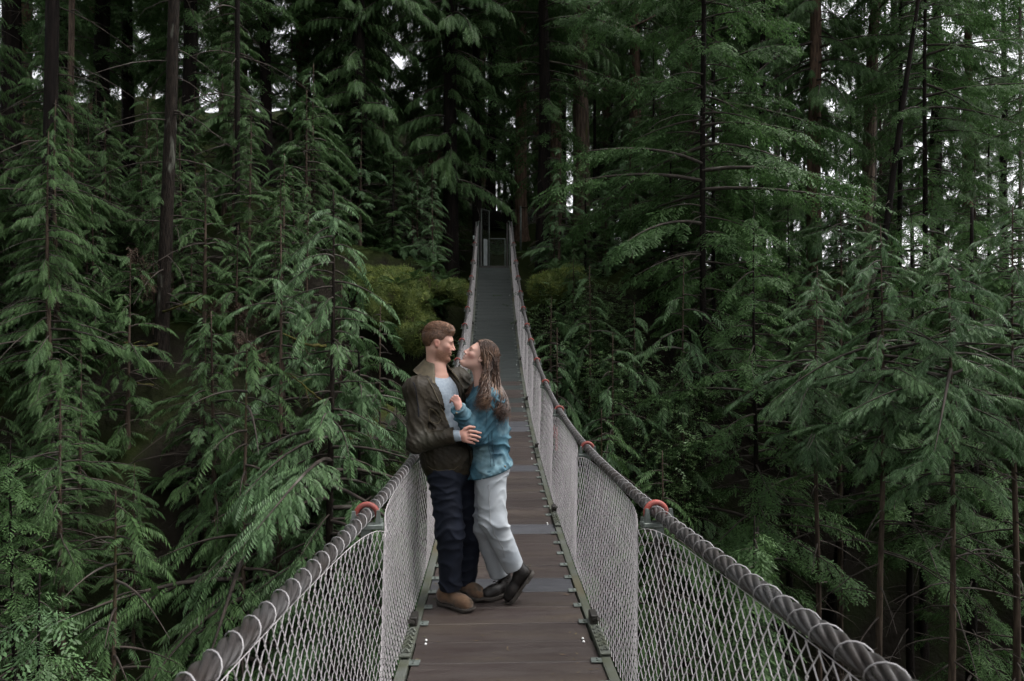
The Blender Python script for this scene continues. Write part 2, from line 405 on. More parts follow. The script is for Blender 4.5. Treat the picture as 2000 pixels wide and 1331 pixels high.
# gate at the far end
def chain_panel(mb, o, u, v, w, h, pitch=.06, r=.0022):
    o, u, v = map(lambda q: np.asarray(q, float), (o, u, v)); nx = int(w / pitch)
    rows = max(2, int(h / (pitch * .9)))
    for c in range(nx + 1):
        k = np.arange(rows + 1); xx = (c + (k % 2)) * pitch; xx = np.minimum(xx, w)
        mb.tube(o + u * xx[:, None] + v * (k * h / rows)[:, None], r, 3, False)
def frame_panel(name, o, u, v, w, h, parent, label=None, rad=.016, mt='steel', mesh_mt='steel', sheet=None):
    o, u, v = map(lambda q: np.asarray(q, float), (o, u, v))
    mb = MB()
    for a, b in ((o, o + v * h), (o + u * w, o + u * w + v * h), (o, o + u * w), (o + v * h, o + u * w + v * h)): mb.tube([a, b], rad, 8)
    g = mb.build(name, M[mt], parent)
    mb = MB(); chain_panel(mb, o, u, v, w, h); mb.build('wire_mesh', M[mesh_mt], g)
    if label: g['label'] = label
    return g
zE = float(deck_z(Y_END))
gate = empty('bridge_gate', (0, Y_END + .1, zE)); gate['label'] = 'open metal gate frame with dark posts at the far end of the bridge'; gate['category'] = 'gate'
g0 = np.array([0, Y_END + .1, zE])
for s in (-1, 1):
    mb = MB(); mb.box((s * .43, 0.0, .68), (.028, .028, .72), ch=.004); mb.build('post', M['dark_steel'], gate)
    mb = MB(); mb.tube([(s * .50, -.1, -.1), (s * .50, -.1, 1.42), (s * .47, .1, 1.46)], .018, 8); mb.build('post', M['steel'], gate)
frame_panel('door_panel', (-.40, .12, .03), nrm((.55, .85, 0)), (0, 0, 1), .46, 1.84, gate, 'tall narrow mesh door swung open')
mb = MB(); mb.box((-.27, .26, .47), (.105, .004, .44), M=np.array([[.55, -.85, 0], [.85, .55, 0], [0, 0, 1]]).T.T); mb.build('sheet', M['pale_panel'], gate)
frame_panel('low_door', (-.16, .55, .02), (1, 0.02, 0), (0, 0, 1), .53, .95, gate, 'low mesh door across the path')
mb = MB(); mb.box((0, .25, -.03), (.62, .30, .05), ch=.008); mb.build('threshold', M['dark_steel'], gate)
mb = MB(); mb.box((-.62, .02, .93), (.05, .012, .06)); mb.build('sign_plate', M['pale_panel'], gate)
# ------------------------------------------------------------------ distance-field modelling for bodies and clothes
def sd_cone(a, b, ra, rb_):
    a = np.asarray(a, np.float32); b = np.asarray(b, np.float32); ab = b - a; l2 = np.float32(ab @ ab); dr = np.float32(rb_ - ra); r0 = np.float32(ra)
    def f(p):
        x = p[:, 0] - a[0]; y = p[:, 1] - a[1]; z = p[:, 2] - a[2]; t = np.clip((x * ab[0] + y * ab[1] + z * ab[2]) / l2, 0, 1)
        x -= t * ab[0]; y -= t * ab[1]; z -= t * ab[2]
        return np.sqrt(x * x + y * y + z * z) - (r0 + dr * t)
    return f
def sd_ell(c, r, M_=None):
    c = np.asarray(c, np.float32); r = np.asarray(r, np.float32); M_ = None if M_ is None else np.asarray(M_, np.float32)
    def f(p):
        q = p - c
        if M_ is not None: q = q @ M_
        u = q / r; k0 = np.sqrt(np.einsum('ij,ij->i', u, u)); u = u / r; k1 = np.sqrt(np.einsum('ij,ij->i', u, u)) + np.float32(1e-9)
        return k0 * (k0 - 1) / k1
    return f
def smin(a, b, k):
    if k <= 0: return np.minimum(a, b)
    h = np.maximum(k - np.abs(a - b), 0) / k; return np.minimum(a, b) - h * h * k * .25
def union(prims):
    """prims: list of (distance function, blend width)"""
    def f(p):
        d = prims[0][0](p)
        for g, k in prims[1:]: d = smin(d, g(p), k)
        return d
    return f
def bounded(f, c, r):
    c = np.asarray(c, np.float32)
    def g(p):
        d = np.linalg.norm(p - c, axis=1) - r + .03; i = d < .03
        if i.any(): d[i] = f(p[i])
        return d
    return g
def sub(f, g, k=0.0):
    return lambda p: -smin(-f(p), g(p), k)

def mesh_sdf(f, lo, hi, vox):
    """surface-net mesh of f = 0 (coarse pass first, then a fine band)"""
    lo = np.asarray(lo, float); hi = np.asarray(hi, float); c = 4
    n = np.ceil((hi - lo) / (vox * c)).astype(int) + 1
    g = np.stack(np.meshgrid(*[lo[i] + (np.arange(n[i]) + .5) * vox * c for i in range(3)], indexing='ij'), -1).reshape(-1, 3).astype(np.float32)
    dc = f(g).reshape(n)
    D = np.repeat(np.repeat(np.repeat(dc.astype(np.float32), c, 0), c, 1), c, 2)
    idx = np.argwhere(np.abs(dc) < vox * c * 1.3)
    sub_ = np.stack(np.meshgrid(*[np.arange(c)] * 3, indexing='ij'), -1).reshape(-1, 3)
    for ch in np.array_split(idx, max(1, len(idx) * 64 // 250000 + 1)):
        I = (ch[:, None, :] * c + sub_[None]).reshape(-1, 3)
        D[I[:, 0], I[:, 1], I[:, 2]] = f((lo + (I + .5) * vox).astype(np.float32))
    s = D < 0
    cnt = np.zeros(np.array(D.shape) - 1, np.int8)
    for dx in (0, 1):
        for dy in (0, 1):
            for dz in (0, 1): cnt += s[dx:D.shape[0] - 1 + dx, dy:D.shape[1] - 1 + dy, dz:D.shape[2] - 1 + dz]
    cells = np.argwhere((cnt > 0) & (cnt < 8)); del cnt
    vid = np.full(np.array(D.shape) - 1, -1, np.int32); vid[cells[:, 0], cells[:, 1], cells[:, 2]] = np.arange(len(cells))
    acc = np.zeros((len(cells), 3)); w = np.zeros(len(cells))
    corners = [(dx, dy, dz) for dx in (0, 1) for dy in (0, 1) for dz in (0, 1)]
    val = {k: D[cells[:, 0] + k[0], cells[:, 1] + k[1], cells[:, 2] + k[2]].astype(float) for k in corners}
    for k in corners:
        for ax in range(3):
            if k[ax] == 0:
                k2 = list(k); k2[ax] = 1; k2 = tuple(k2); a, b = val[k], val[k2]; cr = (a < 0) != (b < 0)
                t = np.where(cr, a / np.where(cr, a - b, 1), 0)
                pnt = np.tile(np.array(k, float), (len(cells), 1)); pnt[:, ax] += t
                acc += pnt * cr[:, None]; w += cr
    V = lo + (cells + .5 + acc / np.maximum(w, 1)[:, None]) * vox
    quads = []
    for ax in range(3):
        a1, a2 = [(1, 2), (2, 0), (0, 1)][ax]
        sl0 = [slice(1, -1)] * 3; sl1 = [slice(1, -1)] * 3; sl0[ax] = slice(0, -1); sl1[ax] = slice(1, None)
        A = s[tuple(sl0)]; B = s[tuple(sl1)]
        for flip, msk in ((0, A & ~B), (1, ~A & B)):
            e = np.argwhere(msk)
            if not len(e): continue
            off = np.ones(3, int); off[ax] = 0; e = e + off
            def vv(d1, d2):
                q = e.copy(); q[:, a1] -= d1; q[:, a2] -= d2; return vid[q[:, 0], q[:, 1], q[:, 2]]
            Q = np.stack([vv(1, 1), vv(0, 1), vv(0, 0), vv(1, 0)], -1)
            quads.append(Q if not flip else Q[:, ::-1])
    return V, np.concatenate(quads)

def frame_from(fwd, up):
    """3x3 with columns forward, left, up"""
    x = nrm(fwd); y = nrm(np.cross(up, x)); z = np.cross(x, y); return np.stack([x, y, z], 1)
def local(f, o, Fm, s=1.0):
    o = np.asarray(o, np.float32); Fm = np.asarray(Fm, np.float32)
    return lambda p: f((p - o) @ Fm / s) * s

def head_prims(fem=False):
    j = 0.9 if fem else 1.0
    pr = [(sd_ell((-.014, 0, .034), (.098, .076, .090)), 0), (sd_ell((.028, 0, -.035), (.064, .060 * j, .082)), .03),
          (sd_ell((.060, 0, .022), (.030, .052, .026)), .02)]
    for s in (-1, 1):
        pr += [(sd_cone((-.012, s * .047 * j, -.052), (.055, s * .018, -.104), .024 * j, .018), .03),
               (sd_ell((.058, s * .043, -.020), (.024, .022, .022)), .02),
               (sd_ell((.076, s * .030, .016), (.016, .024, .007 if fem else .009)), .012)]
    pr += [(sd_ell((.076, 0, -.106), (.022, .024, .018 * j)), .02),
           (sd_cone((.084, 0, .010), (.108, 0, -.030), .008, .0105 * j), .012),
           (sd_ell((.098, .012, -.036), (.012, .008, .007)), .006), (sd_ell((.098, -.012, -.036), (.012, .008, .007)), .006),
           (sd_ell((.087, 0, -.058), (.013, .024, .007)), .008), (sd_ell((.086, 0, -.072), (.013, .021, .008)), .006)]
    base = union(pr)
    def f(p):
        d = base(p)
        for s in (-1, 1):
            d = -smin(-d, sd_ell((.098, s * .034, -.001), (.016, .020, .012))(p), .012)
        d = -smin(-d, sd_ell((.102, 0, -.065), (.012, .020, .0022 if not fem else .005))(p), .004)
        for s in (-1, 1):
            d = smin(d, sd_ell((.072, s * .032, -.001), (.014, .014, .012))(p), .002)
            ear = sd_ell((-.010, s * .078, -.006), (.020, .008, .031), frame_from((1, 0, .25), (-.25, 0, 1)))(p)
            ear = -smin(-ear, sd_ell((-.006, s * .087, -.004), (.010, .006, .018))(p), .005)
            d = smin(d, ear, .006)
        return d
    return f

def finger(pts, r0, r1):
    return [(sd_cone(pts[i], pts[i + 1], r0 + (r1 - r0) * i / (len(pts) - 1), r0 + (r1 - r0) * (i + 1) / (len(pts) - 1)), .006 if i == 0 else .003) for i in range(len(pts) - 1)]

def color_attr(o, C):
    a = o.data.color_attributes.new('tone', 'FLOAT_COLOR', 'POINT')
    a.data.foreach_set('color', np.concatenate([C, np.ones((len(C), 1))], 1).astype(np.float32).ravel())
def blend(C, c, w): C += (np.asarray(c) - C) * np.clip(w, 0, 1)[:, None]
def gauss(q, c, r): return np.exp(-np.sum(((q - np.asarray(c)) / np.asarray(r)) ** 2, 1))

def wrinkle(p, amp, k, dirs, seed=0):
    """cloth folds: warped ridges along given directions"""
    w = vnoise(p, 6.0, seed) * .9 + vnoise(p, 14.0, seed + 3) * .35; r = 0
    for i, dv in enumerate(dirs):
        ph = p @ nrm(dv) * k[i] + w * 3.2 + i * 1.7
        m = np.clip(vnoise(p, 5.0, seed + 11 + i) * 1.4 + .45, 0, 1)
        r = r + (1 - np.abs(np.sin(ph))) ** 2 * m
    return amp * r

def smooth_mesh(V, F, it=2):
    e = np.concatenate([F[:, [0, 1]], F[:, [1, 2]], F[:, [2, 3]], F[:, [3, 0]]]); n = len(V)
    deg = np.bincount(e.ravel(), minlength=n)[:, None].astype(float)
    for _ in range(it):
        acc = np.zeros_like(V)
        for k in range(3): acc[:, k] = np.bincount(e[:, 0], V[e[:, 1], k], n) + np.bincount(e[:, 1], V[e[:, 0], k], n)
        V = V * .5 + .5 * acc / np.maximum(deg, 1)
    return V

M['skin'] = mat('skin', (.5, .3, .24), .5, spec=.4, attr='tone', bump=.12, bscale=260, bdist=.002)
M['skin'].node_tree.nodes['Principled BSDF'].inputs['Subsurface Weight'].default_value = 0.08
M['skin'].node_tree.nodes['Principled BSDF'].inputs['Subsurface Radius'].default_value = (.01, .004, .002)
M['olive'] = mat('waxed_olive_cotton', (.026, .019, .010), .6, spec=.3, c2=(.013, .0095, .005), nscale=9, bump=.35, bscale=70, bdist=.004, c3=(.028, .025, .015), n3=5, n3lo=.52, n3hi=.7, rvar=.1)
M['cord'] = mat('brown_corduroy', (.085, .066, .036), .75, c2=(.055, .043, .024), nscale=24, bump=.4, bscale=200, bdist=.003)
M['sweat'] = mat('grey_blue_jersey', (.27, .32, .37), .85, c2=(.21, .25, .30), nscale=60, bump=.3, bscale=300, bdist=.002, sheen=.3)
M['navy'] = mat('navy_twill', (.008, .011, .021), .8, c2=(.005, .007, .014), nscale=14, bump=.25, bscale=300, bdist=.002, spec=.25)
M['denim'] = mat('washed_blue_denim', (.048, .135, .185), .8, c2=(.016, .056, .085), nscale=9, nlo=.4, nhi=.62, bump=.35, bscale=400, bdist=.002, c3=(.22, .34, .38), n3=5, n3lo=.5, n3hi=.72)
M['denim_pale'] = mat('pale_washed_denim', (.075, .17, .22), .8, c2=(.035, .095, .13), nscale=14, bump=.35, bscale=400, bdist=.002)
M['seam'] = mat('denim_seam_thread', (.018, .050, .075), .8)
M['jeans'] = mat('pale_grey_jeans', (.41, .435, .46), .82, c2=(.29, .32, .355), nscale=6, nlo=.35, nhi=.75, bump=.3, bscale=320, bdist=.002)
M['suede'] = mat('tan_suede', (.175, .105, .064), .9, spec=.15, c2=(.10, .058, .036), nscale=16, bump=.3, bscale=150, bdist=.003, c3=(.045, .034, .024), n3=9, n3lo=.53, n3hi=.68, sheen=.2)
M['black_leather'] = mat('black_leather', (.010, .0085, .008), .5, spec=.3, c2=(.024, .018, .015), nscale=25, nlo=.5, nhi=.75, bump=.35, bscale=90, bdist=.003)
M['sole'] = mat('dark_rubber_sole', (.022, .018, .016), .7, c2=(.045, .036, .028), nscale=30)
M['hair_man'] = mat('short_auburn_hair', (.20, .105, .060), .42, spec=.5, c2=(.115, .056, .033), nscale=40, isl=.45)
M['hair_woman'] = mat('long_brown_hair', (.078, .041, .025), .42, spec=.45, c2=(.042, .021, .014), nscale=12, isl=.55, c3=(.18, .10, .054), n3=7, n3lo=.52, n3hi=.8)
M['button'] = mat('dull_brass', (.18, .15, .11), .4, .8)

def person_root(name, loc): return empty(name, loc)

def boot(parent, heel, toe, up, L, Wd, shaft_to, shaft_r, upper, sole_h, heel_block, laces=False):
    """boot whose sole runs from heel to toe; shaft rises to shaft_to"""
    heel = np.asarray(heel, float); fwd = nrm(np.asarray(toe, float) - heel); Fm = frame_from(fwd, up)
    upl = Fm[:, 2]; sh = (np.asarray(shaft_to, float) - heel) @ Fm
    r = Wd / 2
    def foot2(q):                                         # footprint in the sole plane
        a = sd_cone((r * .82, 0, 0), (L * .40, .004, 0), r * .80, r * .80); b = sd_cone((L * .40, .004, 0), (L - r * .98, -.004, 0), r * .80, r * 1.0)
        q2 = q.copy(); q2[:, 2] = 0
        return smin(a(q2), b(q2), .03)
    def f_sole(q):
        d2 = foot2(q) - .004; bot = -(q[:, 2]) + np.where(q[:, 0] > L * .8, (q[:, 0] - L * .8) * .22, 0) * 1.0
        arch = np.where((q[:, 0] > L * .30) & (q[:, 0] < L * .50), heel_block * .45, 0.0)
        return np.maximum(np.maximum(d2, q[:, 2] - sole_h - np.where(q[:, 0] > L * .8, (q[:, 0] - L * .8) * .10, 0)), bot + arch)
    V, F = mesh_sdf(lambda p: f_sole((p - heel) @ Fm), heel + Fm @ np.array([L / 2, 0, .03]) - .22, heel + Fm @ np.array([L / 2, 0, .03]) + .22, .004)
    b = mesh_obj('boot', smooth_mesh(V, F, 1), F, M['sole'], parent)
    pr = [(sd_cone((r * .95, 0, .058), (L * .34, 0, .062), r * .84, r * .80), 0), (sd_cone((L * .34, 0, .062), (L * .66, 0, .046), r * .80, r * .76), .02),
          (sd_cone((L * .64, 0, .044), (L - r * 1.0, -.003, .040), r * .84, r * .80), .03),
          (sd_cone((r * 1.0, 0, .07), sh, r * .86, shaft_r), .03)]
    shd = nrm(sh - np.array([r, 0, .07]))
    def f_up(q):
        d = union(pr)(q); d = np.maximum(d, sole_h * .8 - q[:, 2]); d = np.maximum(d, (q - sh) @ shd)
        return d + .0022 * wrinkle(q, 1, (120, 90), ((1, 0, .4), (.2, 0, 1)), 5) * (q[:, 0] > L * .25)
    lo = np.minimum(heel, shaft_to) - .30; hi = np.maximum(heel, shaft_to) + .30
    V, F = mesh_sdf(lambda p: f_up((p - heel) @ Fm), lo, hi, .004)
    mesh_obj('upper', smooth_mesh(V, F, 1), F, upper, b, True)
    if laces:
        mb = MB()
        for k in range(6):
            c = np.array([L * .62 - k * .022, 0, .088 + k * .020]); mb.tube([heel + Fm @ (c + np.array([.006, -.024, -.012])), heel + Fm @ (c + np.array([0.012, 0, .004])), heel + Fm @ (c + np.array([.006, .024, -.012]))], .0035, 5)
        mb.build('laces', M['sole'], b)
        mb = MB(); c = sh + np.array([-shaft_r * 1.02, 0, -.005]); mb.tube([heel + Fm @ (c + np.array(t)) for t in ((0, .008, -.02), (-.010, .008, .018), (-.010, -.008, .018), (0, -.008, -.02))], .004, 5); mb.build('pull_tab', M['sole'], b)
    return b

# ================================================================== the man
man = empty('person', (-.30, 4.5, 0.0))
tag(man, 'man in olive jacket, grey shirt, navy trousers and tan boots embracing the woman', 'person')
def _rel(o, root): o.parent = root; o.matrix_parent_inverse = Matrix.Translation(-Vector(root.location)); return o
class J: pass
m = J()
m.hipR = P(868, 925, 4.45); m.hipL = P(898, 928, 4.62); m.kneeR = P(879, 1040, 4.40); m.kneeL = P(918, 1040, 4.64)
m.ankR = P(879, 1150, 4.44); m.ankL = P(909, 1140, 4.66)
m.pel = P(880, 905, 4.52); m.waist = P(868, 855, 4.51); m.chest = P(856, 785, 4.52); m.neck = P(851, 728, 4.54)
m.shR = P(814, 760, 4.39); m.shL = P(893, 742, 4.70)
m.elR = P(818, 866, 4.31); m.wrR = P(893, 851, 4.28); m.elL = P(925, 815, 4.88); m.wrL = P(948, 855, 4.80)
m.head = P(857, 669, 4.535)
m.F = frame_from((.74, -.67, 0), (0, 0, 1))               # torso frame
m.HF = frame_from((.985, .05, -.16), (.16, .0, .985))       # head frame
def tl(o, q): return o + m.F @ np.asarray(q, float)

m_head = bounded(local(head_prims(), m.head, m.HF, .99), m.head, .22)
hb = m.wrR; Yh = 4.26
fing = []
for kn, tip, r in (((917, 842), (939, 846), .0088), ((919, 850), (938, 855), .0090), ((917, 857), (934, 862), .0086), ((913, 863), (927, 867), .0078)):
    a = P(*kn, 4.268); c = P(*tip, 4.315); b = (a + c) / 2 + np.array([.004, -.012, .003]); e = a + (c - a) * .8 + np.array([0.002, -.006, 0])
    fing += finger([P(905, (kn[1] + 853) / 2, 4.272), a, b, e, c], .0108, r * .86)
fing += finger([P(900, 848, 4.265), P(908, 838, 4.262), P(917, 834, 4.268), P(927, 835, 4.285)], .0125, .0085)
m_body = union([(m_head, 0), (sd_cone(m.head + m.HF @ np.array([-.022, 0, -.055]), m.neck, .054, .058), .03),
                (sd_cone(m.neck, m.chest, .06, .10), .06), (sd_cone(m.shR, m.shL, .05, .05), .06), (sd_cone(m.chest, m.pel, .10, .11), .05),
                (sd_cone(m.shR, m.elR, .046, .038), .03), (sd_cone(m.elR, m.wrR, .038, .028), .02), (sd_cone(m.shL, m.elL, .046, .038), .03), (sd_cone(m.elL, m.wrL, .038, .028), .02),
                (sd_cone(m.hipR, m.kneeR, .065, .045), .04), (sd_cone(m.kneeR, m.ankR, .045, .035), .02), (sd_cone(m.hipL, m.kneeL, .065, .045), .04), (sd_cone(m.kneeL, m.ankL, .045, .035), .02),
                (sd_cone(m.wrR, P(903, 851, 4.272), .027, .026), .015), (sd_cone(P(905, 846, 4.272), P(907, 858, 4.272), .021, .021), .015),
                (sd_cone(m.wrL, m.wrL + np.array([.06, 0, -.02]), .027, .024), .02), (sd_cone(m.wrL + np.array([.06, 0, -.02]), m.wrL + np.array([.13, -.02, -.02]), .02, .010), .02),
                (bounded(union(fing), P(917, 850, 4.28), .17), .008)])
V, F = mesh_sdf(m_body, (-.80, 4.10, .03), (.16, 5.05, 1.90), .0052)
V = smooth_mesh(V, F, 1)
body = mesh_obj('body', V, F, M['skin'], None, True); _rel(body, man)
q = (V - m.head) @ m.HF / .99
C = np.tile([.52, .30, .235], (len(V), 1))
q2 = q.copy(); q2[:, 1] = np.abs(q2[:, 1])
blend(C, (.50, .20, .16), .6 * gauss(q2, (.06, .04, -.03), (.03, .03, .025)))
blend(C, (.52, .22, .17), .7 * gauss(q2, (.112, 0, -.03), (.014, .02, .014)))
blend(C, (.50, .19, .15), .7 * gauss(q2, (-.012, .085, -.006), (.025, .012, .035)))
beard = sstep(-.040, -.066, q[:, 2] - .25 * np.clip(.06 - q[:, 0], 0, .1)) * sstep(-.022, 0.005, q[:, 0]) * sstep(-.135, -.118, q[:, 2] + .0)
beard *= .9 + .2 * vnoise(V, 200, 2)
mouth = gauss(q2, (.1, 0, -.066), (.02, .022, .010))
blend(C, (.17, .078, .042), np.clip(beard, 0, 1) * .88 * (1 - mouth))
blend(C, (.42, .16, .14), .8 * gauss(q2, (.1, 0, -.066), (.016, .019, .009)))
blend(C, (.13, .065, .035), 1.2 * gauss(q2, (.090, .031, .020), (.02, .020, .0055)))
eye = gauss(q2, (.087, .032, -.001), (.008, .014, .0065)); blend(C, (.06, .045, .04), 1.3 * eye)
hand = sstep(.06, .10, np.sum((V - m.elR) ** 2, 1) ** .5) * sstep(.12, .08, np.linalg.norm(V - P(915, 852, 4.29), axis=1))
blend(C, (.50, .25, .20), .6 * hand)
color_attr(body, C)

# man's sweatshirt
def torso_m(off, drop=0.0):
    c1 = tl(m.chest, (.005, 0, .0)); 
    return [(sd_ell(c1 + np.array([0, 0, .01]), (.118 + off, .175 + off, .155 + off), m.F), 0), (sd_ell(tl(m.waist, (.01, 0, 0)), (.112 + off, .155 + off, .20 + off), m.F), .06),
            (sd_ell(m.pel, (.118 + off, .165 + off, .15 + off), m.F), .05),
            (sd_cone(m.shR, m.neck + np.array([0, 0, -.055]), .058 + off, .042 + off), .05), (sd_cone(m.shL, m.neck + np.array([0, 0, -.055]), .058 + off, .042 + off), .05)]
f_sh = union(torso_m(.004) + [(sd_cone(P(880, 852, 4.285), P(901, 851.5, 4.272), .036, .034), 0)])
def f_shirt(p):
    d = f_sh(p) - .004 * wrinkle(p, 1, (40, 55), ((.5, 0, 1), (1, -.6, .5)), 3)
    d = np.maximum(d, -sd_cone(m.neck + np.array([-.01, .01, -.005]), m.neck + np.array([.02, -.02, .12]), .060, .075)(p))
    d = np.maximum(d, (p - P(901, 851, 4.272)) @ nrm(P(901, 851, 4.272) - m.elR) * 1.0)
    return d
V, F = mesh_sdf(f_shirt, (-.80, 4.10, .75), (.10, 4.95, 1.70), .008)
_rel(mesh_obj('shirt', smooth_mesh(V, F, 1), F, M['sweat'], None, True), man)

# man's jacket: body and sleeves, open at the front
elR_o = m.elR + np.array([-.01, -.01, 0]); wrR_c = P(888, 851, 4.285)
jk = union(torso_m(.019) + [(sd_cone(m.shR + np.array([0, 0, -.01]), elR_o, .070, .057), .05), (sd_cone(elR_o, wrR_c, .058, .047), .025),
                            (sd_cone(m.shL + np.array([0, 0, -.02]), m.elL, .078, .064), .06), (sd_cone(m.elL, m.wrL, .062, .048), .03),
                            (sd_ell(m.pel + np.array([-.02, 0, .05]), (.136, .178, .16), m.F), .06), (sd_ell(m.waist + np.array([-.02, .0, .02]), (.128, .172, .16), m.F), .06)])
z_hem = float(P(870, 934, 4.4)[2])
def f_jacket(p):
    d = jk(p)
    arm = np.exp(-np.minimum(sd_cone(m.shR, elR_o, .05, .05)(p), sd_cone(elR_o, wrR_c, .05, .05)(p)).clip(0) ** 2 / .004)
    ax = nrm(wrR_c - elR_o)
    d = d - .008 * wrinkle(p, 1, (40, 66), ((.9, -.9, .25), (1, -.2, .55)), 21) - .0035 * wrinkle(p, 1, (110, 140), ((.8, -.8, .5), (.6, .2, 1)), 27)
    d = d - .008 * wrinkle(p, 1, (80, 64), (ax, ax + np.array([0, 0, .7])), 33) * arm * sstep(1.30, 1.12, p[:, 2])
    q = (p - m.chest) @ m.F
    t = np.clip((1.52 - p[:, 2]) / .45, 0, 1.4)
    near = -.105 + .075 * t + .10 * sstep(.80, 1.05, t); farr = .085 - .015 * t + .05 * np.clip(t - .5, 0, 1)
    wedge = np.maximum(np.maximum(near - q[:, 1], q[:, 1] - farr), .03 - q[:, 0])
    d = np.maximum(d, -wedge)
    d = np.maximum(d, z_hem + .005 * np.sin(q[:, 1] * 30) - p[:, 2])
    d = np.maximum(d, (p - wrR_c) @ ax - .0 - 10 * (np.linalg.norm(p - wrR_c, axis=1) > .13))
    d = np.maximum(d, -sd_cone(m.neck + np.array([-.01, 0, -.03]), m.neck + np.array([.01, 0, .15]), .062, .085)(p))
    return d
V, F = mesh_sdf(f_jacket, (-.85, 4.08, .70), (.16, 5.05, 1.72), .0068)
jo = _rel(mesh_obj('jacket', smooth_mesh(V, F, 1), F, M['olive'], None, True), man)
# folded corduroy collar
def collar(root_f, neckp, Fm, r_in, r_out, z_top, z_bot, a0, a1, tipd, th, matn, parent, tiltz=0.0):
    n = 36; rows = 7; V = []; ang = np.linspace(a0, a1, n)
    for side in (0, 1):
        for i, a in enumerate(ang):
            e = abs(i / (n - 1) * 2 - 1) ** 3
            for k in range(rows):
                t = k / (rows - 1); rr = r_in + (r_out - r_in) * (t ** 1.2) + (.004 * math.sin(t * PI)); zz = z_top + (z_bot - z_top) * t - tipd * e * t
                rr += (th if side else 0); 
                V.append(neckp + Fm @ np.array([math.cos(a) * rr * 1.0 + .02 * e * t, math.sin(a) * rr * 1.05, zz + (th * .3 if side else 0) + tiltz * math.cos(a)]))
    V = np.array(V); N_ = n * rows; F = []
    for i in range(n - 1):
        for k in range(rows - 1):
            a = i * rows + k; F.append([a, a + 1, a + rows + 1, a + rows]); F.append([N_ + a, N_ + a + rows, N_ + a + rows + 1, N_ + a + 1])
        for k in (0, rows - 1):
            a = i * rows + k; F.append([a, a + rows, N_ + a + rows, N_ + a])
    for i in (0, n - 1):
        for k in range(rows - 1):
            a = i * rows + k; F.append([a, a + 1, N_ + a + 1, N_ + a])
    return mesh_obj('collar', V, np.array(F), M[matn], parent, True)
co = collar(None, m.neck, m.F, .066, .138, .074, .004, R(48), R(312), .058, .007, 'cord', None, -.020); co.parent = jo

# man's trousers
def legs(hipR, kneeR, ankR, hipL, kneeL, ankL, pel, Fm, rr, pelr, hem):
    pr = [(sd_ell(pel, pelr, Fm), 0)]
    for h, k, a in ((hipR, kneeR, ankR), (hipL, kneeL, ankL)):
        a2 = a + nrm(a - k) * .02
        pr += [(sd_cone(h, k, rr[0], rr[1]), .05), (sd_cone(k, a2, rr[1], rr[2]), .03)]
    return union(pr)
lg = legs(m.hipR, m.kneeR, m.ankR, m.hipL, m.kneeL, m.ankL, m.pel + np.array([0, 0, -.02]), m.F, (.104, .084, .066), (.13, .17, .15), 0)
def f_tr(p):
    d = lg(p)
    d = d - .010 * wrinkle(p, 1, (34, 52), ((.25, .2, 1), (-.3, .1, 1)), 41) * (.15 + .5 + .8 * np.exp(-((p[:, 2] - .47) / .13) ** 2) + .7 * np.exp(-((p[:, 2] - .14) / .08) ** 2) + .5 * np.exp(-((p[:, 2] - .82) / .1) ** 2))
    right = np.linalg.norm((p - m.ankR)[:, :2], axis=1) < np.linalg.norm((p - m.ankL)[:, :2], axis=1)
    cut = np.where(right, m.ankR[2] - .005, m.ankL[2] + .0)
    return np.maximum(np.maximum(d, cut - p[:, 2]), p[:, 2] - .98)
V, F = mesh_sdf(f_tr, (-.65, 4.10, .03), (.10, 4.95, 1.05), .0075)
_rel(mesh_obj('trousers', smooth_mesh(V, F, 1), F, M['navy'], None, True), man)
zb = .008
for heel, toe, an in (((856, 1176), (916, 1193), m.ankR), ((893, 1152), (939, 1171), m.ankL)):
    def ground(px, py): Yg = 2293.0 / (py - 665.5); g = P(px, py, Yg); g[2] = float(deck_z(Yg)) + .003; return g
    h, t_ = ground(*heel), ground(*toe); ln = np.linalg.norm(t_ - h); t_ = h + (t_ - h) / ln * .29
    b = boot(None, h, t_, (0, 0, 1), .29, .104, an + np.array([0.0, 0, .07]), .050, M['suede'], .022, .018)
    _rel(b, man)

# man's hair: cropped sides, longer swept top
def f_mh(p):
    q = (p - m.head) @ m.HF / .99
    d = sd_ell((-.016, 0, .034), (.104, .0815, .098))(q)
    return smin(d, sd_ell((.040, 0, .088), (.056, .062, .034))(q), .03) * .99
def f_cap(p):
    q = (p - m.head) @ m.HF / .99
    blend_l = -.050 + sstep(-.062, -.030, q[:, 0]) * .068 + sstep(.018, .055, q[:, 0]) * .040
    return np.maximum(f_mh(p), blend_l - q[:, 2])
V, F = mesh_sdf(f_cap, m.head - .17, m.head + .17, .0035)
hair = _rel(mesh_obj('hair', smooth_mesh(V, F, 1), F, M['hair_man'], None, True), man)
def project(f, p, it=5, off=0.0):
    p = np.asarray(p, float)
    for _ in range(it):
        e = 1e-3; d = f(p); g = np.stack([f(p + np.eye(3)[k] * e) - d for k in range(3)], 1) / e
        p = p - ((d - off) / np.maximum(np.sum(g * g, 1), .2))[:, None] * g
    return p
rn = np.random.default_rng(8); nS = 2600
q0 = np.stack([rn.uniform(-.12, .095, nS), rn.uniform(-.085, .085, nS), rn.uniform(-.045, .14, nS)], 1)
pp = project(f_mh, m.head + q0 @ m.HF.T * .99); q0 = (pp - m.head) @ m.HF / .99
bl = -.050 + sstep(-.062, -.030, q0[:, 0]) * .068 + sstep(.018, .055, q0[:, 0]) * .040
keep = q0[:, 2] > bl + .004; q0 = q0[keep]; pp = pp[keep]; nS = len(pp)
top = sstep(.06, .095, q0[:, 2])
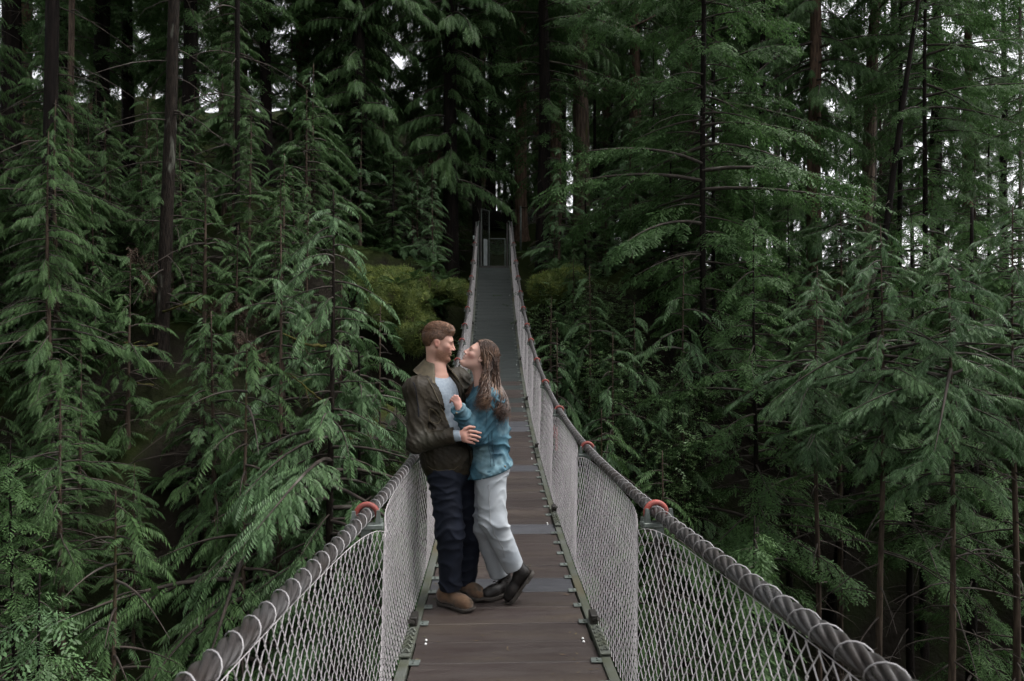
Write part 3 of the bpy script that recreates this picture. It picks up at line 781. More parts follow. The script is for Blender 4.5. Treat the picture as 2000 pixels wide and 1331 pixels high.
dirq = np.stack([-.75 + .0 * top, (.55 + .25 * rn.standard_normal(nS)) * top + .1 * rn.standard_normal(nS), -.75 * (1 - top)], 1); dirq[:, 0] -= .2 * rn.standard_normal(nS)
L = (.012 + .042 * top) * rn.uniform(.7, 1.3, nS); dirw = dirq @ m.HF.T
path = [pp - m.HF[:, 2] * .001]
for k in range(1, 5):
    t = k / 4; nx = pp + dirw * (L * t)[:, None]
    path.append(project(f_mh, nx, 3, .0) + (nx * 0 + (m.HF[:, 2][None] * (.0012 + (.008 * math.sin(t * 2.6) + .002) * top * rn.uniform(.2, 1.0, nS))[:, None])))
mb = MB(); path = np.stack(path, 1)
for i in range(nS): mb.tube(path[i], np.array([.0012, .0019, .0018, .0013, .0003]) * (.8 + .4 * top[i]), 3, False)
lk = mb.build('lock', M['hair_man'], None, True); lk['kind'] = 'stuff'; lk.parent = hair

# ================================================================== the woman
woman = empty('person', (-.03, 4.55, 0.0))
tag(woman, 'woman with long wavy brown hair in blue denim jacket and pale jeans looking up', 'person')
w = J()
w.hipL = P(958, 925, 4.46); w.hipR = P(950, 925, 4.63); w.kneeL = P(963, 1018, 4.42); w.kneeR = P(948, 1028, 4.60)
w.ankL = P(1000, 1100, 4.50); w.ankR = P(974, 1115, 4.64)
w.pel = P(957, 905, 4.55); w.waist = P(952, 850, 4.54); w.chest = P(948, 800, 4.535); w.neck = P(947, 752, 4.53)
w.shL = P(957, 778, 4.42); w.shR = P(936, 772, 4.67)
w.elL = P(931, 850, 4.40); w.wrL = P(899, 806, 4.275); w.elR = P(914, 838, 4.76); w.wrR = P(885, 860, 4.76)
w.head = P(936, 697, 4.515)
w.F = frame_from((-.97, -.22, 0), (0, 0, 1))
w.HF = frame_from((-.80, -.16, .58), (.58, .06, .80))
w_head = bounded(local(head_prims(True), w.head, w.HF, .91), w.head, .21)
fing = []
for kn, tip, mid, r in (((889, 786), (879, 787), (881, 781), .0076), ((891, 782), (882, 782), (884, 777), .0076), ((894, 780), (886, 778), (888, 773.5), .0074), ((897, 780), (891, 777), (893, 773.5), .0066)):
    a = P(*kn, 4.272); b = P(*mid, 4.272); c = P(*tip, 4.300)
    fing += finger([P(896, 793, 4.275), a, b, c], .0095, r * .9)
fing += finger([P(899, 797, 4.285), P(897, 786, 4.295), P(893, 782, 4.305)], .0100, .0072)
w_body = union([(w_head, 0), (sd_cone(w.head + w.HF @ np.array([-.02, 0, -.05]) * .9, w.neck + np.array([0.0, 0, -.02]), .047, .052), .03),
                (sd_cone(w.neck, w.chest, .052, .085), .06), (sd_cone(w.shR, w.shL, .042, .042), .05), (sd_cone(w.chest, w.pel, .085, .10), .05),
                (sd_cone(w.shR, w.elR, .04, .033), .03), (sd_cone(w.elR, w.wrR, .033, .024), .02), (sd_cone(w.shL, w.elL, .04, .033), .03), (sd_cone(w.elL, w.wrL, .033, .024), .02),
                (sd_cone(w.hipR, w.kneeR, .065, .042), .04), (sd_cone(w.kneeR, w.ankR, .042, .03), .02), (sd_cone(w.hipL, w.kneeL, .065, .042), .04), (sd_cone(w.kneeL, w.ankL, .042, .03), .02),
                (sd_cone(w.wrL, P(895, 792, 4.275), .023, .024), .015), (sd_cone(P(891, 788, 4.276), P(897, 786, 4.276), .016, .016), .012),
                (sd_cone(w.wrR, w.wrR + np.array([-.06, 0, .01]), .023, .02), .02), (sd_cone(w.wrR + np.array([-.06, 0, .01]), w.wrR + np.array([-.12, -.02, .01]), .018, .009), .02), (bounded(union(fing), P(890, 785, 4.28), .15), .008)])
V, F = mesh_sdf(w_body, (-.55, 4.12, .05), (.30, 5.0, 1.80), .0050)
V = smooth_mesh(V, F, 1)
body = _rel(mesh_obj('body', V, F, M['skin'], None, True), woman)
q = (V - w.head) @ w.HF / .91; q2 = q.copy(); q2[:, 1] = np.abs(q2[:, 1])
C = np.tile([.58, .35, .285], (len(V), 1))
blend(C, (.58, .25, .21), .75 * gauss(q2, (.062, .044, -.032), (.028, .03, .022)))
blend(C, (.58, .27, .22), .6 * gauss(q2, (.112, 0, -.03), (.014, .018, .014)))
blend(C, (.48, .15, .14), 1.0 * gauss(q2, (.098, 0, -.065), (.016, .022, .0105)))
blend(C, (.78, .72, .68), 1.2 * gauss(q2, (.092, 0, -.065), (.010, .015, .0042)))
blend(C, (.12, .06, .035), 1.1 * gauss(q2, (.092, .031, .019), (.02, .019, .0042)))
blend(C, (.05, .035, .03), 1.3 * gauss(q2, (.087, .032, -.001), (.009, .014, .0045)))
hd = sstep(.11, .07, np.linalg.norm(V - P(888, 783, 4.28), axis=1)); blend(C, (.60, .30, .25), .7 * hd)
color_attr(body, C)

# denim jacket, loose
def torso_w(off):
    return [(sd_ell(w.chest + np.array([.005, 0, .0]), (.120 + off, .165 + off, .155 + off), w.F), 0), (sd_ell(w.waist + np.array([.012, 0, 0]), (.118 + off, .150 + off, .15 + off), w.F), .07),
            (sd_ell(P(958, 920, 4.545), (.136 + off, .188 + off, .17 + off), w.F), .06),
            (sd_cone(w.shL, w.neck + np.array([.01, 0, -.035]), .055 + off, .050 + off), .05), (sd_cone(w.shR, w.neck + np.array([.01, 0, -.035]), .055 + off, .050 + off), .05)]
cuffL = P(894, 797, 4.277)
dj = union(torso_w(.012) + [(sd_cone(w.shL + np.array([0, 0, -.02]), w.elL, .076, .066), .06), (sd_cone(w.elL, cuffL, .064, .042), .03),
                            (sd_cone(w.shR + np.array([0, 0, -.02]), w.elR, .074, .062), .06), (sd_cone(w.elR, w.wrR, .060, .044), .03)])
hem_n = nrm((-.33, 0, 1.0)); hem_p = P(955, 930, 4.4)
axw = nrm(cuffL - w.elL)
def f_dj(p):
    d = dj(p)
    arm = np.exp(-np.minimum(sd_cone(w.shL, w.elL, .05, .05)(p), sd_cone(w.elL, cuffL, .05, .05)(p)).clip(0) ** 2 / .003)
    d = d - .014 * wrinkle(p, 1, (38, 50), ((.5, 0, 1), (-.6, .1, 1)), 61) * (1 - .5 * arm)
    d = d - .013 * wrinkle(p, 1, (46, 60), (axw + np.array([.3, 0, .2]), axw), 73) * arm - .004 * wrinkle(p, 1, (120, 95), ((.4, .1, 1), (1, .3, -.5)), 79)
    d = np.maximum(d, -((p - hem_p) @ hem_n))
    d = np.maximum(d, np.where(np.linalg.norm(p - cuffL, axis=1) < .10, (p - cuffL) @ axw, -1))
    d = np.maximum(d, -sd_cone(w.neck + np.array([.0, 0, -.03]), w.neck + np.array([-.06, -.01, .10]), .050, .075)(p))
    # gathered into the waistband
    return d + .010 * np.exp(-((((p - hem_p) @ hem_n) - .055) / .018) ** 2) * (.6 + .4 * np.sin(p[:, 0] * 90 + p[:, 1] * 70))
V, F = mesh_sdf(f_dj, (-.55, 4.10, .70), (.30, 5.0, 1.62), .0062)
dn = _rel(mesh_obj('jacket', smooth_mesh(V, F, 1), F, M['denim'], None, True), woman)
def under(o, par, root): o.parent = par; return o
hb_ = lambda p: np.maximum(np.maximum(union(torso_w(.012))(p) - .001, -((p - hem_p) @ hem_n) - .004), ((p - hem_p) @ hem_n) - .040)
V, F = mesh_sdf(hb_, (-.4, 4.2, .70), (.25, 4.9, 1.10), .007); under(mesh_obj('waistband', smooth_mesh(V, F, 1), F, M['denim_pale'], None, True), dn, woman)
cf = lambda p: np.maximum(sd_cone(w.elL, cuffL, .066, .045)(p), np.abs((p - cuffL) @ axw + .024) - .026)
V, F = mesh_sdf(cf, cuffL - .1, cuffL + .1, .004); under(mesh_obj('cuff', smooth_mesh(V, F, 1), F, M['denim'], None, True), dn, woman)
wc = collar(None, w.neck + np.array([.008, 0, -.02]), w.F, .062, .105, .035, -.020, R(48), R(312), .045, .006, 'denim', None, -.01); wc.parent = dn
# seams and buttons that stand proud of the denim
def seam(pts, Y, r=.0022, n=30, f=f_dj, par=None, root=None, mt='seam'):
    pts = [P(a, b, Y) for a, b in pts]; t = np.linspace(0, len(pts) - 1, n); k = np.minimum(t.astype(int), len(pts) - 2); fr = (t - k)[:, None]; A = np.array(pts)
    p = project(f, A[k] * (1 - fr) + A[k + 1] * fr); mb = MB(); mb.tube(smooth_line(p), r, 5); return under(mb.build('seam', M[mt], None, True), par, root)
def smooth_line(p):
    p = p.copy()
    for _ in range(3): p[1:-1] = .5 * p[1:-1] + .25 * (p[:-2] + p[2:])
    return p
seam([(944, 772), (948, 790), (951, 815), (949, 835)], 4.33, par=dn, root=woman)
seam([(953, 840), (957, 875), (958, 912)], 4.36, par=dn, root=woman)
seam([(961, 838), (964, 875), (965, 910)], 4.36, par=dn, root=woman)
seam([(950, 800), (965, 806), (980, 815)], 4.38, par=dn, root=woman)
for dx_ in (0, 3): seam([(944 + dx_, 798), (956 + dx_, 801), (972, 806 + dx_), (982, 814 + dx_)], 4.36, par=dn, root=woman, r=.0024)
mb = MB()
for px, py, Yq in ((893, 795, 4.23), (889, 804, 4.23), (981, 912, 4.40)):
    p0 = project(f_dj, P(px, py, Yq)[None])[0]; mb.tube([p0 + np.array([0, .003, 0]), p0 + np.array([0, -.004, 0])], .008, 10)
under(mb.build('buttons', M['button'], None, True), dn, woman)

def seam_m(pts, Y, r, f, par, mt, nm='seam'):
    o = seam(pts, Y, r, 34, f, par, None, mt); o.name = nm; return o
seam_m([(834, 735), (848, 765), (862, 798), (876, 832)], 4.36, .0045, f_jacket, jo, 'cord', 'trim')
seam_m([(886, 730), (896, 755), (903, 785)], 4.60, .0045, f_jacket, jo, 'cord', 'trim')
seam_m([(826, 917), (850, 921), (880, 922), (902, 920)], 4.33, .0030, f_jacket, jo, 'cord')
seam_m([(800, 736), (812, 758), (818, 790), (817, 815)], 4.28, .0028, f_jacket, jo, 'navy')
seam_m([(838, 800), (856, 806), (857, 828), (840, 824), (838, 800)], 4.33, .0026, f_jacket, jo, 'cord', 'pocket_edge')
# pale jeans
lw = legs(w.hipR, w.kneeR, w.ankR, w.hipL, w.kneeL, w.ankL, w.pel + np.array([.012, 0, -.01]), w.F, (.098, .084, .070), (.118, .145, .12), 0)
def f_jn(p):
    d = lw(p)
    d = d - .011 * wrinkle(p, 1, (36, 50), ((.3, .1, 1), (-.5, .1, 1)), 81) * (.35 + .9 * np.exp(-((p[:, 2] - .55) / .10) ** 2) + .6 * np.exp(-((p[:, 2] - .26) / .08) ** 2) + .6 * np.exp(-((p[:, 2] - .84) / .07) ** 2))
    nearL = sd_cone(w.kneeL, w.ankL + (w.ankL - w.kneeL) * .3, .05, .05)(p) < sd_cone(w.kneeR, w.ankR + (w.ankR - w.kneeR) * .3, .05, .05)(p)
    for a, k, sel in ((w.ankL, w.kneeL, nearL), (w.ankR, w.kneeR, ~nearL)):
        d = np.where(sel, np.maximum(d, (p - a) @ nrm(a - k) - .030), d)
    return np.maximum(d, p[:, 2] - .97)
V, F = mesh_sdf(f_jn, (-.35, 4.15, .05), (.30, 4.95, 1.05), .0068)
jn = _rel(mesh_obj('jeans', smooth_mesh(V, F, 1), F, M['jeans'], None, True), woman)
M['jeans_seam'] = mat('jeans_seam', (.30, .31, .32), .85)
seam([(948, 945), (953, 985), (957, 1022), (972, 1065), (990, 1100)], 4.30, .0026, 40, f_jn, jn, None, 'jeans_seam')
# boots: the near one on its toe, heel raised
toe = P(1001, 1179, 4.48); toe[2] = .012; heel = P(1044, 1118, 4.50)
b = boot(None, heel, toe, nrm((-.75, -.05, .35)), .27, .096, w.ankL + np.array([-.012, 0, .05]), .046, M['black_leather'], .026, .02, True); _rel(b, woman)
h, t_ = ground(1000, 1156), ground(941, 1175); t_ = h + nrm(t_ - h) * .27
b = boot(None, h, t_, (0, 0, 1), .27, .096, w.ankR + np.array([0.012, 0, .055]), .046, M['black_leather'], .026, .02, True); _rel(b, woman)

# long wavy hair: scalp cap and locks
def f_wcap(p):
    q = (p - w.head) @ w.HF / .91
    d = sd_ell((-.020, 0, .036), (.112, .092, .103))(q)
    line = np.maximum(q[:, 0] - .052 + .45 * np.clip(.075 - q[:, 2], 0, .2), -1)
    front = q[:, 0] - (.060 + .30 * (q[:, 2] - .075)) + 1.9 * np.clip(np.abs(q[:, 1]) - .03, 0, .1) * .35
    side = (q[:, 0] + .004) - .9 * (q[:, 2] - .0)
    return np.maximum(d + .0025 * np.sin(q[:, 1] * 260 + 4 * vnoise(q, 25, 3)), np.maximum(np.minimum(front, side), -.075 - q[:, 2])) * .91
V, F = mesh_sdf(f_wcap, w.head - .18, w.head + .18, .0035)
wh = _rel(mesh_obj('hair', smooth_mesh(V, F, 1), F, M['hair_woman'], None, True), woman)
rw = random.Random(21); mb = MB()
f_wfull = lambda p: sd_ell((-.020, 0, .036), (.112, .092, .103))((p - w.head) @ w.HF / .91) * .91
LK = []
def lock(root_q, way, r, seed, wav=.010, sides=4):
    """root in head space, then way points down the back or over the shoulder"""
    A = np.array([w.head + w.HF @ (np.array(root_q) * .91)] + [np.asarray(x, float) for x in way]); t = np.linspace(0, len(A) - 1, 20)
    LK.append((np.stack([np.interp(t, np.arange(len(A)), A[:, k]) for k in range(3)], 1), r, wav, sides))
def relax(X, it):
    for _ in range(it): X[:, 1:-1] = .5 * X[:, 1:-1] + .25 * (X[:, :-2] + X[:, 2:])
for i in range(760):
    v = rw.uniform(-1, 1); u = rw.uniform(-.125, .045)
    zc = .034 + .098 * math.sqrt(max(0, 1 - ((u + .02) / .110) ** 2)) * math.sqrt(max(.02, 1 - (v * .97) ** 2)) * .98
    zc = min(zc, .13); rootq = (u, .086 * v * math.sqrt(max(0.05, 1 - ((u + .02) / .115) ** 2)), zc)
    fr = rw.random(); near = v > .15
    # down the back of the head, over the shoulder blades; a share falls in front of the near shoulder
    px0 = rw.uniform(951, 971); Y0 = 4.53 - .085 * v
    sp = rw.uniform(-1, 1)
    if near and fr < .50:
        way = [P(rw.uniform(943, 958), 720, 4.50 - .09 * v), P(rw.uniform(938, 955), 748, 4.43 - .06 * v), P(934 + 27 * rw.random(), 775, 4.335 - .02 * rw.random()), P(924 + 34 * rw.random(), 788 + 18 * rw.random(), 4.300)]
    elif (not near) and fr < .25:
        way = [P(rw.uniform(938, 952), 725, 4.58), P(rw.uniform(922, 940), 755, 4.60), P(912 + 22 * rw.random(), 780, 4.55)]
    else:
        way = [P(rw.uniform(953, 970), 705 + rw.uniform(-6, 6), Y0), P(rw.uniform(954, 975), 740, Y0 + .02 * sp), P(953 + 25 * rw.random(), 775, 4.49 - .11 * v), P(955 + 27 * rw.random(), 797 + 8 * rw.random(), 4.48 - .13 * v), P(958 + 26 * rw.random(), rw.uniform(798, 824), 4.47 - .13 * v)]
    lock(rootq, way, rw.uniform(.0024, .0056), i, rw.uniform(.010, .026), 3)
for i in range(620):                                        # fine loose strands
    v = rw.uniform(-1, 1); u = rw.uniform(-.12, .04); rootq = (u, .088 * v * .8, .10)
    if v > 0 and rw.random() < .5: way = [P(rw.uniform(942, 962), 720, 4.47), P(rw.uniform(934, 958), 752, 4.40), P(930 + 30 * rw.random(), 780, 4.31), P(922 + 32 * rw.random(), 795 + 16 * rw.random(), 4.295)]
    else: way = [P(rw.uniform(952, 974), 705, 4.53 - .1 * v), P(rw.uniform(954, 979), 745, 4.52 - .1 * v), P(964 + 17 * rw.random(), 785, 4.47 - .12 * v), P(964 + 22 * rw.random(), rw.uniform(800, 828), 4.47 - .12 * v)]
    lock(rootq, way, .0014, i, rw.uniform(.006, .018), 3)
X = np.stack([l[0] for l in LK]); rr_ = np.array([l[1] for l in LK]); n = 20; relax(X, 4)
for _ in range(2):
    Xf = X.reshape(-1, 3); rf = np.repeat(rr_, n)
    i_ = (f_wfull(Xf) < .004) & (np.tile(np.arange(n), len(LK)) < 11); Xf[i_] = project(f_wfull, Xf[i_], 3, .002 + rf[i_] * .5)
    i_ = dj(Xf) < rf * .6; Xf[i_] = project(dj, Xf[i_], 3, rf[i_] * .9 + .004)
    X = Xf.reshape(-1, n, 3); relax(X, 2)
s_ = np.linspace(0, 1, n)
for x_, (_, r, wav, sides) in zip(X, LK):
    ph = rw.uniform(0, 6.28); k = rw.uniform(17, 27)
    x_[:, 0] += wav * s_ * np.sin(k * s_ + ph); x_[:, 1] += wav * .9 * s_ * np.cos(k * s_ + ph)
    mb.tube(x_, r * (.55 + .6 * np.sin(np.clip(s_ * 1.15, 0, 1) * PI * .62 + .25)) * np.where(s_ > .6, np.clip((1 - s_) / .4, .05, 1), 1), sides, False)
lk = mb.build('lock', M['hair_woman'], None, True); lk['kind'] = 'stuff'; under(lk, wh, woman)
# ------------------------------------------------------------------ gorge: the ground sheet
M['ground'] = mat('dark_forest_soil_and_rock', (.011, .009, .007), .95, spec=.05, c2=(.022, .019, .015), nscale=1.3, bump=.8, bscale=6, bdist=.08,
                  c3=(.016, .020, .009), n3=.5, n3lo=.45, n3hi=.6, up=((.022, .030, .009), .85, 1.15))
M['rock'] = mat('lichened_granite', (.20, .18, .155), .9, spec=.15, c2=(.10, .088, .075), nscale=3.0, bump=.8, bscale=9, bdist=.05,
                c3=(.045, .040, .034), n3=2.2, n3lo=.52, n3hi=.66, up=((.085, .085, .022), .95, 1.2), rnd=.15)
M['rock_dark'] = mat('damp_dark_granite', (.095, .083, .072), .9, spec=.15, c2=(.040, .035, .031), nscale=2.0, bump=.8, bscale=7, bdist=.06,
                     c3=(.035, .042, .014), n3=1.5, n3lo=.52, n3hi=.62, up=((.05, .06, .016), .85, 1.15), rnd=.15)
M['moss'] = mat('yellow_green_moss', (.115, .14, .032), .95, c2=(.06, .086, .022), nscale=5, bump=.9, bscale=25, bdist=.03, c3=(.05, .032, .014), n3=2.5, n3lo=.58, n3hi=.7)
M['moss_blade'] = mat('moss_tufts', (.17, .20, .045), .9, c2=(.08, .13, .032), nscale=3, isl=.45, transl=.2)

def ground_z(x, y):
    x = np.asarray(x, float); y = np.asarray(y, float)
    left = sstep(-1.0, -7.0, x)                            # 0 at the bridge .. 1 on the left hillside
    right = sstep(1.0, 7.0, x)
    rim = 18.6 - 1.0 * left + 3.0 * right + .9 * np.sin(x * .55 + 1.0) + 2.0 * np.exp(-((x + 2.6) / 2.4) ** 2)
    foot = rim - 4.5 - 9.0 * left - 3.0 * right
    t = np.clip((y - foot) / (rim - foot), 0, 1); t = t * t * (3 - 2 * t) * .6 + t * .4
    floor = -13.0 + 1.5 * left - 2.0 * right
    top = 3.75 + .30 * np.clip(y - rim - 7, 0, 45) + left * (1.3 + .32 * np.clip(y - rim, 0, 14)) - right * .6 - .16 * right * np.clip(y - rim - 7, 0, 45)
    top = top + .42 * np.clip(y - 22.8, 0, 6.5) * np.exp(-(x / 7.0) ** 2)
    z = floor + (top - floor) * t
    # near bank behind the camera
    t2 = sstep(-6.5, -13.0, y + .5 * np.sin(x * .4)); z = z + (3.2 - z) * t2
    p = np.stack([x, y, 0 * x], -1)
    rough = 1.1 * fbm(p, .45, 3, 4) + .35 * np.abs(fbm(p, 1.3, 2, 9))
    path = np.exp(-((x - .1) / 1.3) ** 2) * sstep(21.2, 22.0, y)
    cut = np.exp(-(x / 1.6) ** 4) * sstep(23.2, 21.9, y)
    z = np.where(y > 0, z + (np.minimum(z, .0148 * (y - 5.14) ** 2 - 1.1) - z) * cut, z)
    return z * (1 - path) + (3.98 + .45 * np.clip(y - 23.2, 0, 6.5)) * path + rough * (1 - path) * .8
def axis(segs): return np.unique(np.concatenate([np.arange(a, b, st) for a, b, st in segs]))
gx = axis([(-160, -40, 8), (-40, -14, 1.5), (-14, 14, .33), (14, 40, 1.5), (40, 161, 8)])
gy = axis([(-60, -14, 5), (-14, 3, 1.2), (3, 27, .33), (27, 50, 1.5), (50, 221, 8)])
GX, GY = np.meshgrid(gx, gy, indexing='ij'); GZ = ground_z(GX, GY)
nx, ny = GX.shape; ii = np.arange(nx - 1)[:, None] * ny; jj = np.arange(ny - 1)[None]
ground_o = mesh_obj('ground', np.stack([GX, GY, GZ], -1).reshape(-1, 3), np.stack([ii + jj, ii + ny + jj, ii + ny + jj + 1, ii + jj + 1], -1).reshape(-1, 4), M['ground'], None, True)
tag(ground_o, 'dark mossy forest floor falling into the gorge', kind='structure')

def rock_mesh(seed, sub_=4, sharp=.35):
    """faceted boulder: icosphere cut by random planes"""
    bm = bmesh.new(); bmesh.ops.create_icosphere(bm, subdivisions=sub_, radius=1.0)
    V = np.array([v.co[:] for v in bm.verts]); F = np.array([[v.index for v in f.verts] for f in bm.faces]); bm.free()
    r_ = np.random.default_rng(seed); N_ = r_.normal(size=(16, 3)); N_ /= np.linalg.norm(N_, axis=1)[:, None]; d = r_.uniform(.62, .95, 16)
    for n_, dd in zip(N_, d):
        e = V @ n_ - dd; V = V - np.clip(e, 0, None)[:, None] * n_ * .96
    V *= 1 + .06 * fbm(V + seed, 2.2, 3, seed)[:, None] + .02 * vnoise(V, 9, seed)[:, None]
    return V, F
def outcrop(name, parts, matn, label):
    """one rocky outcrop of several blocks grown together: root with one child per block"""
    root = empty(name, parts[0][0]); tag(root, label, 'rock'); root.location = parts[0][0]
    for i, (c, s_, rz, sd) in enumerate(parts):
        V, F = rock_mesh(sd); V = V * np.asarray(s_); ca, sa = math.cos(rz), math.sin(rz)
        V = V @ np.array([[ca, sa, 0], [-sa, ca, 0], [0, 0, 1]]) + (np.asarray(c) - np.asarray(parts[0][0]))
        mesh_obj('rock_block', V, F, M[matn], root)
    return root
outcrop('rock_outcrop', [(P(515, 290, 23.4), (1.5, 1.1, 1.2), .3, 1), (P(552, 325, 23.0), (.95, .8, .9), 1.0, 2), (P(478, 335, 22.9), (1.0, .9, 1.0), 2.0, 3), (P(520, 390, 23.3), (1.5, .9, .7), .1, 4)],
        'rock', 'pale beige rock outcrop among the conifers left of the bridge, high on the slope')
outcrop('rock_outcrop', [(P(375, 385, 20.8), (1.3, .9, .85), .4, 5), (P(335, 415, 20.4), (.8, .6, .6), 1.4, 6), (P(420, 400, 20.6), (.9, .6, .55), 2.2, 7), (P(355, 440, 20.2), (1.1, .7, .5), .9, 8)],
        'rock', 'mossy brown rock outcrop behind the lichen-spotted trunk, below the pale outcrop')
outcrop('cliff_rock', [(P(775, 930, 15.6), (.95, .9, 1.5), .2, 11), (P(850, 860, 16.4), (.8, .9, 1.4), 1.2, 12), (P(750, 900, 15.0), (1.1, .9, 1.3), .7, 13), (P(880, 880, 15.8), (1.0, .9, 1.6), 1.9, 14), (P(800, 1010, 14.6), (1.3, 1.1, 1.4), .5, 15)],
        'rock_dark', 'grey rock face behind the man, below the mossy mound')
outcrop('boulder', [(P(250, 1135, 13.0), (.9, .7, .6), .4, 31), (P(205, 1120, 13.3), (.6, .5, .5), 1.4, 32), (P(290, 1150, 12.9), (.6, .5, .45), 2.2, 33)],
        'rock_dark', 'mossy boulder at the foot of the lichen-spotted trunk')
# mossy mounds on either side of the far end
def mound(name, blocks, label, seed, nblade):
    root = empty(name, blocks[0][0]); tag(root, label, 'moss')
    o0 = np.asarray(blocks[0][0]); f = union([(sd_ell(c, s_), .5) for c, s_ in blocks])
    g = lambda p: f(p) + .22 - .30 * vnoise(p, 1.3, seed) - .12 * vnoise(p, 3.6, seed + 1)
    C_ = np.array([c for c, s_ in blocks]); R_ = np.array([s_ for c, s_ in blocks]); lo = (C_ - R_).min(0) - .8; hi = (C_ + R_).max(0) + .8
    V, F = mesh_sdf(g, lo, hi, .06)
    mesh_obj('moss_bed', smooth_mesh(V, F, 1) - o0, F, M['moss'], root, True)
    r_ = np.random.default_rng(seed); k = r_.integers(0, len(V), nblade); b0 = V[k] + r_.normal(0, .03, (nblade, 3)); nn = nrm_rows(V[k] - C_[0]) + r_.normal(0, .6, (nblade, 3)); nn[:, 2] += .5; nn = nrm_rows(nn)
    L = r_.uniform(.04, .13, nblade)[:, None]; sd = nrm_rows(np.cross(nn, r_.normal(size=(nblade, 3)))) * .012
    Vb = np.stack([b0 - sd - nn * .02, b0 + sd - nn * .02, b0 + nn * L], 1).reshape(-1, 3) - o0
    t = mesh_obj('moss_tufts', Vb, np.arange(len(Vb)).reshape(-1, 3), M['moss_blade'], root); t['kind'] = 'stuff'
def nrm_rows(a): return a / (np.linalg.norm(a, axis=1)[:, None] + 1e-9)
mound('mossy_mound', [(P(815, 565, 18.2), (1.15, 1.2, .62)), (P(770, 600, 17.4), (.9, .9, .7)), (P(862, 575, 19.0), (.75, 1.0, .50)), (P(810, 650, 17.0), (.85, .8, .9)), (P(745, 550, 18.6), (1.0, 1.0, .6))],
      'yellow-green mossy mound left of the far end of the bridge', 3, 26000)
mound('mossy_mound', [(P(1072, 560, 19.0), (.55, .9, .45)), (P(1100, 540, 19.6), (.7, .9, .45))],
      'low yellow-green mossy patch right of the far end of the bridge', 5, 9000)
# ------------------------------------------------------------------ conifers
def leafmat(name, a, b, **k): return mat(name, a, k.pop('rough', .5), spec=k.pop('spec', .3), c2=b, nscale=k.pop('ns', 1.1), nlo=.35, nhi=.65, isl=.38, transl=k.pop('transl', .2), **k)
M['cedar'] = leafmat('cedar_foliage', (.082, .148, .052), (.058, .112, .042), spec=.22, rough=.55, transl=.38)
M['cedar_light'] = leafmat('young_cedar_foliage', (.092, .162, .066), (.060, .118, .050), rough=.5, spec=.28)
M['hemlock'] = leafmat('hemlock_foliage', (.078, .146, .050), (.056, .110, .039), rough=.6, spec=.2, transl=.42)
M['shrub_leaf'] = leafmat('huckleberry_leaf', (.085, .145, .050), (.06, .11, .04))
M['fern'] = leafmat('fern_frond', (.07, .13, .045), (.05, .10, .036))
M['dead_spray'] = mat('dead_brown_spray', (.060, .034, .020), .9, c2=(.036, .022, .014), nscale=4, isl=.35)
BARKS = {}
def bark(name, a, b, moss=None, stretch=(1, 1, .14), sc=14, bs=1.0):
    M[name] = mat(name, a, .9, spec=.15, c2=b, nscale=sc, nlo=.38, nhi=.6, stretch=stretch, bump=bs, bscale=sc * 1.7, bdist=.03, c3=moss, n3=3.0, n3lo=.60, n3hi=.70, rnd=.12)
bark('dark_bark', (.014, .010, .0085), (.006, .0045, .004))
M['twig'] = mat('twig_bark', (.055, .042, .034), .9, c2=(.025, .019, .015), nscale=6, c3=(.11, .10, .085), n3=2.0, n3lo=.58, n3hi=.68)
bark('cedar_bark', (.165, .108, .080), (.075, .048, .036))
bark('brown_bark', (.105, .076, .058), (.045, .032, .025), (.060, .062, .018))
bark('grey_bark', (.15, .135, .115), (.075, .065, .055))
bark('lichen_bark', (.024, .018, .014), (.010, .0075, .006), (.14, .145, .12), stretch=(1, 1, .4))
bark('moss_branch', (.085, .085, .020), (.045, .038, .016), stretch=(1, 1, 1), sc=8)

def near_spray(rng, n=9):
    """arching frond with hanging lance-shaped leaflets in pairs, as seen close by; unit length along x"""
    V = []; F = []
    for i in range(n):
        ti = .08 + .86 * i / (n - 1); zr = .16 * ti - .42 * ti ** 2; L = .31 * math.sin(PI * (.24 + .66 * ti)) * rng.uniform(.8, 1.15)
        for s in (-1, 1):
            a = R(60 - 26 * ti + rng.uniform(-8, 8)); d = nrm((math.cos(a), s * math.sin(a), -.42 - .45 * rng.random())); b = np.array([ti + (.03 if s > 0 else 0), 0, zr])
            sd = nrm(np.cross(d, (0, .15 * s, 1))) * L * .15; k = len(V); V += [b, b + d * L * .45 + sd + np.array([0, 0, .03 * L]), b + d * L + np.array([0, 0, -.16 * L]), b + d * L * .45 - sd]; F.append([k, k + 1, k + 2, k + 3])
    k = len(V); e = np.array([.92, 0, -.21]); V += [e, e + np.array([.07, .035, -.05]), e + np.array([.20, 0, -.18]), e + np.array([.07, -.035, -.05])]; F.append([k, k + 1, k + 2, k + 3])
    return np.array(V), np.array(F)
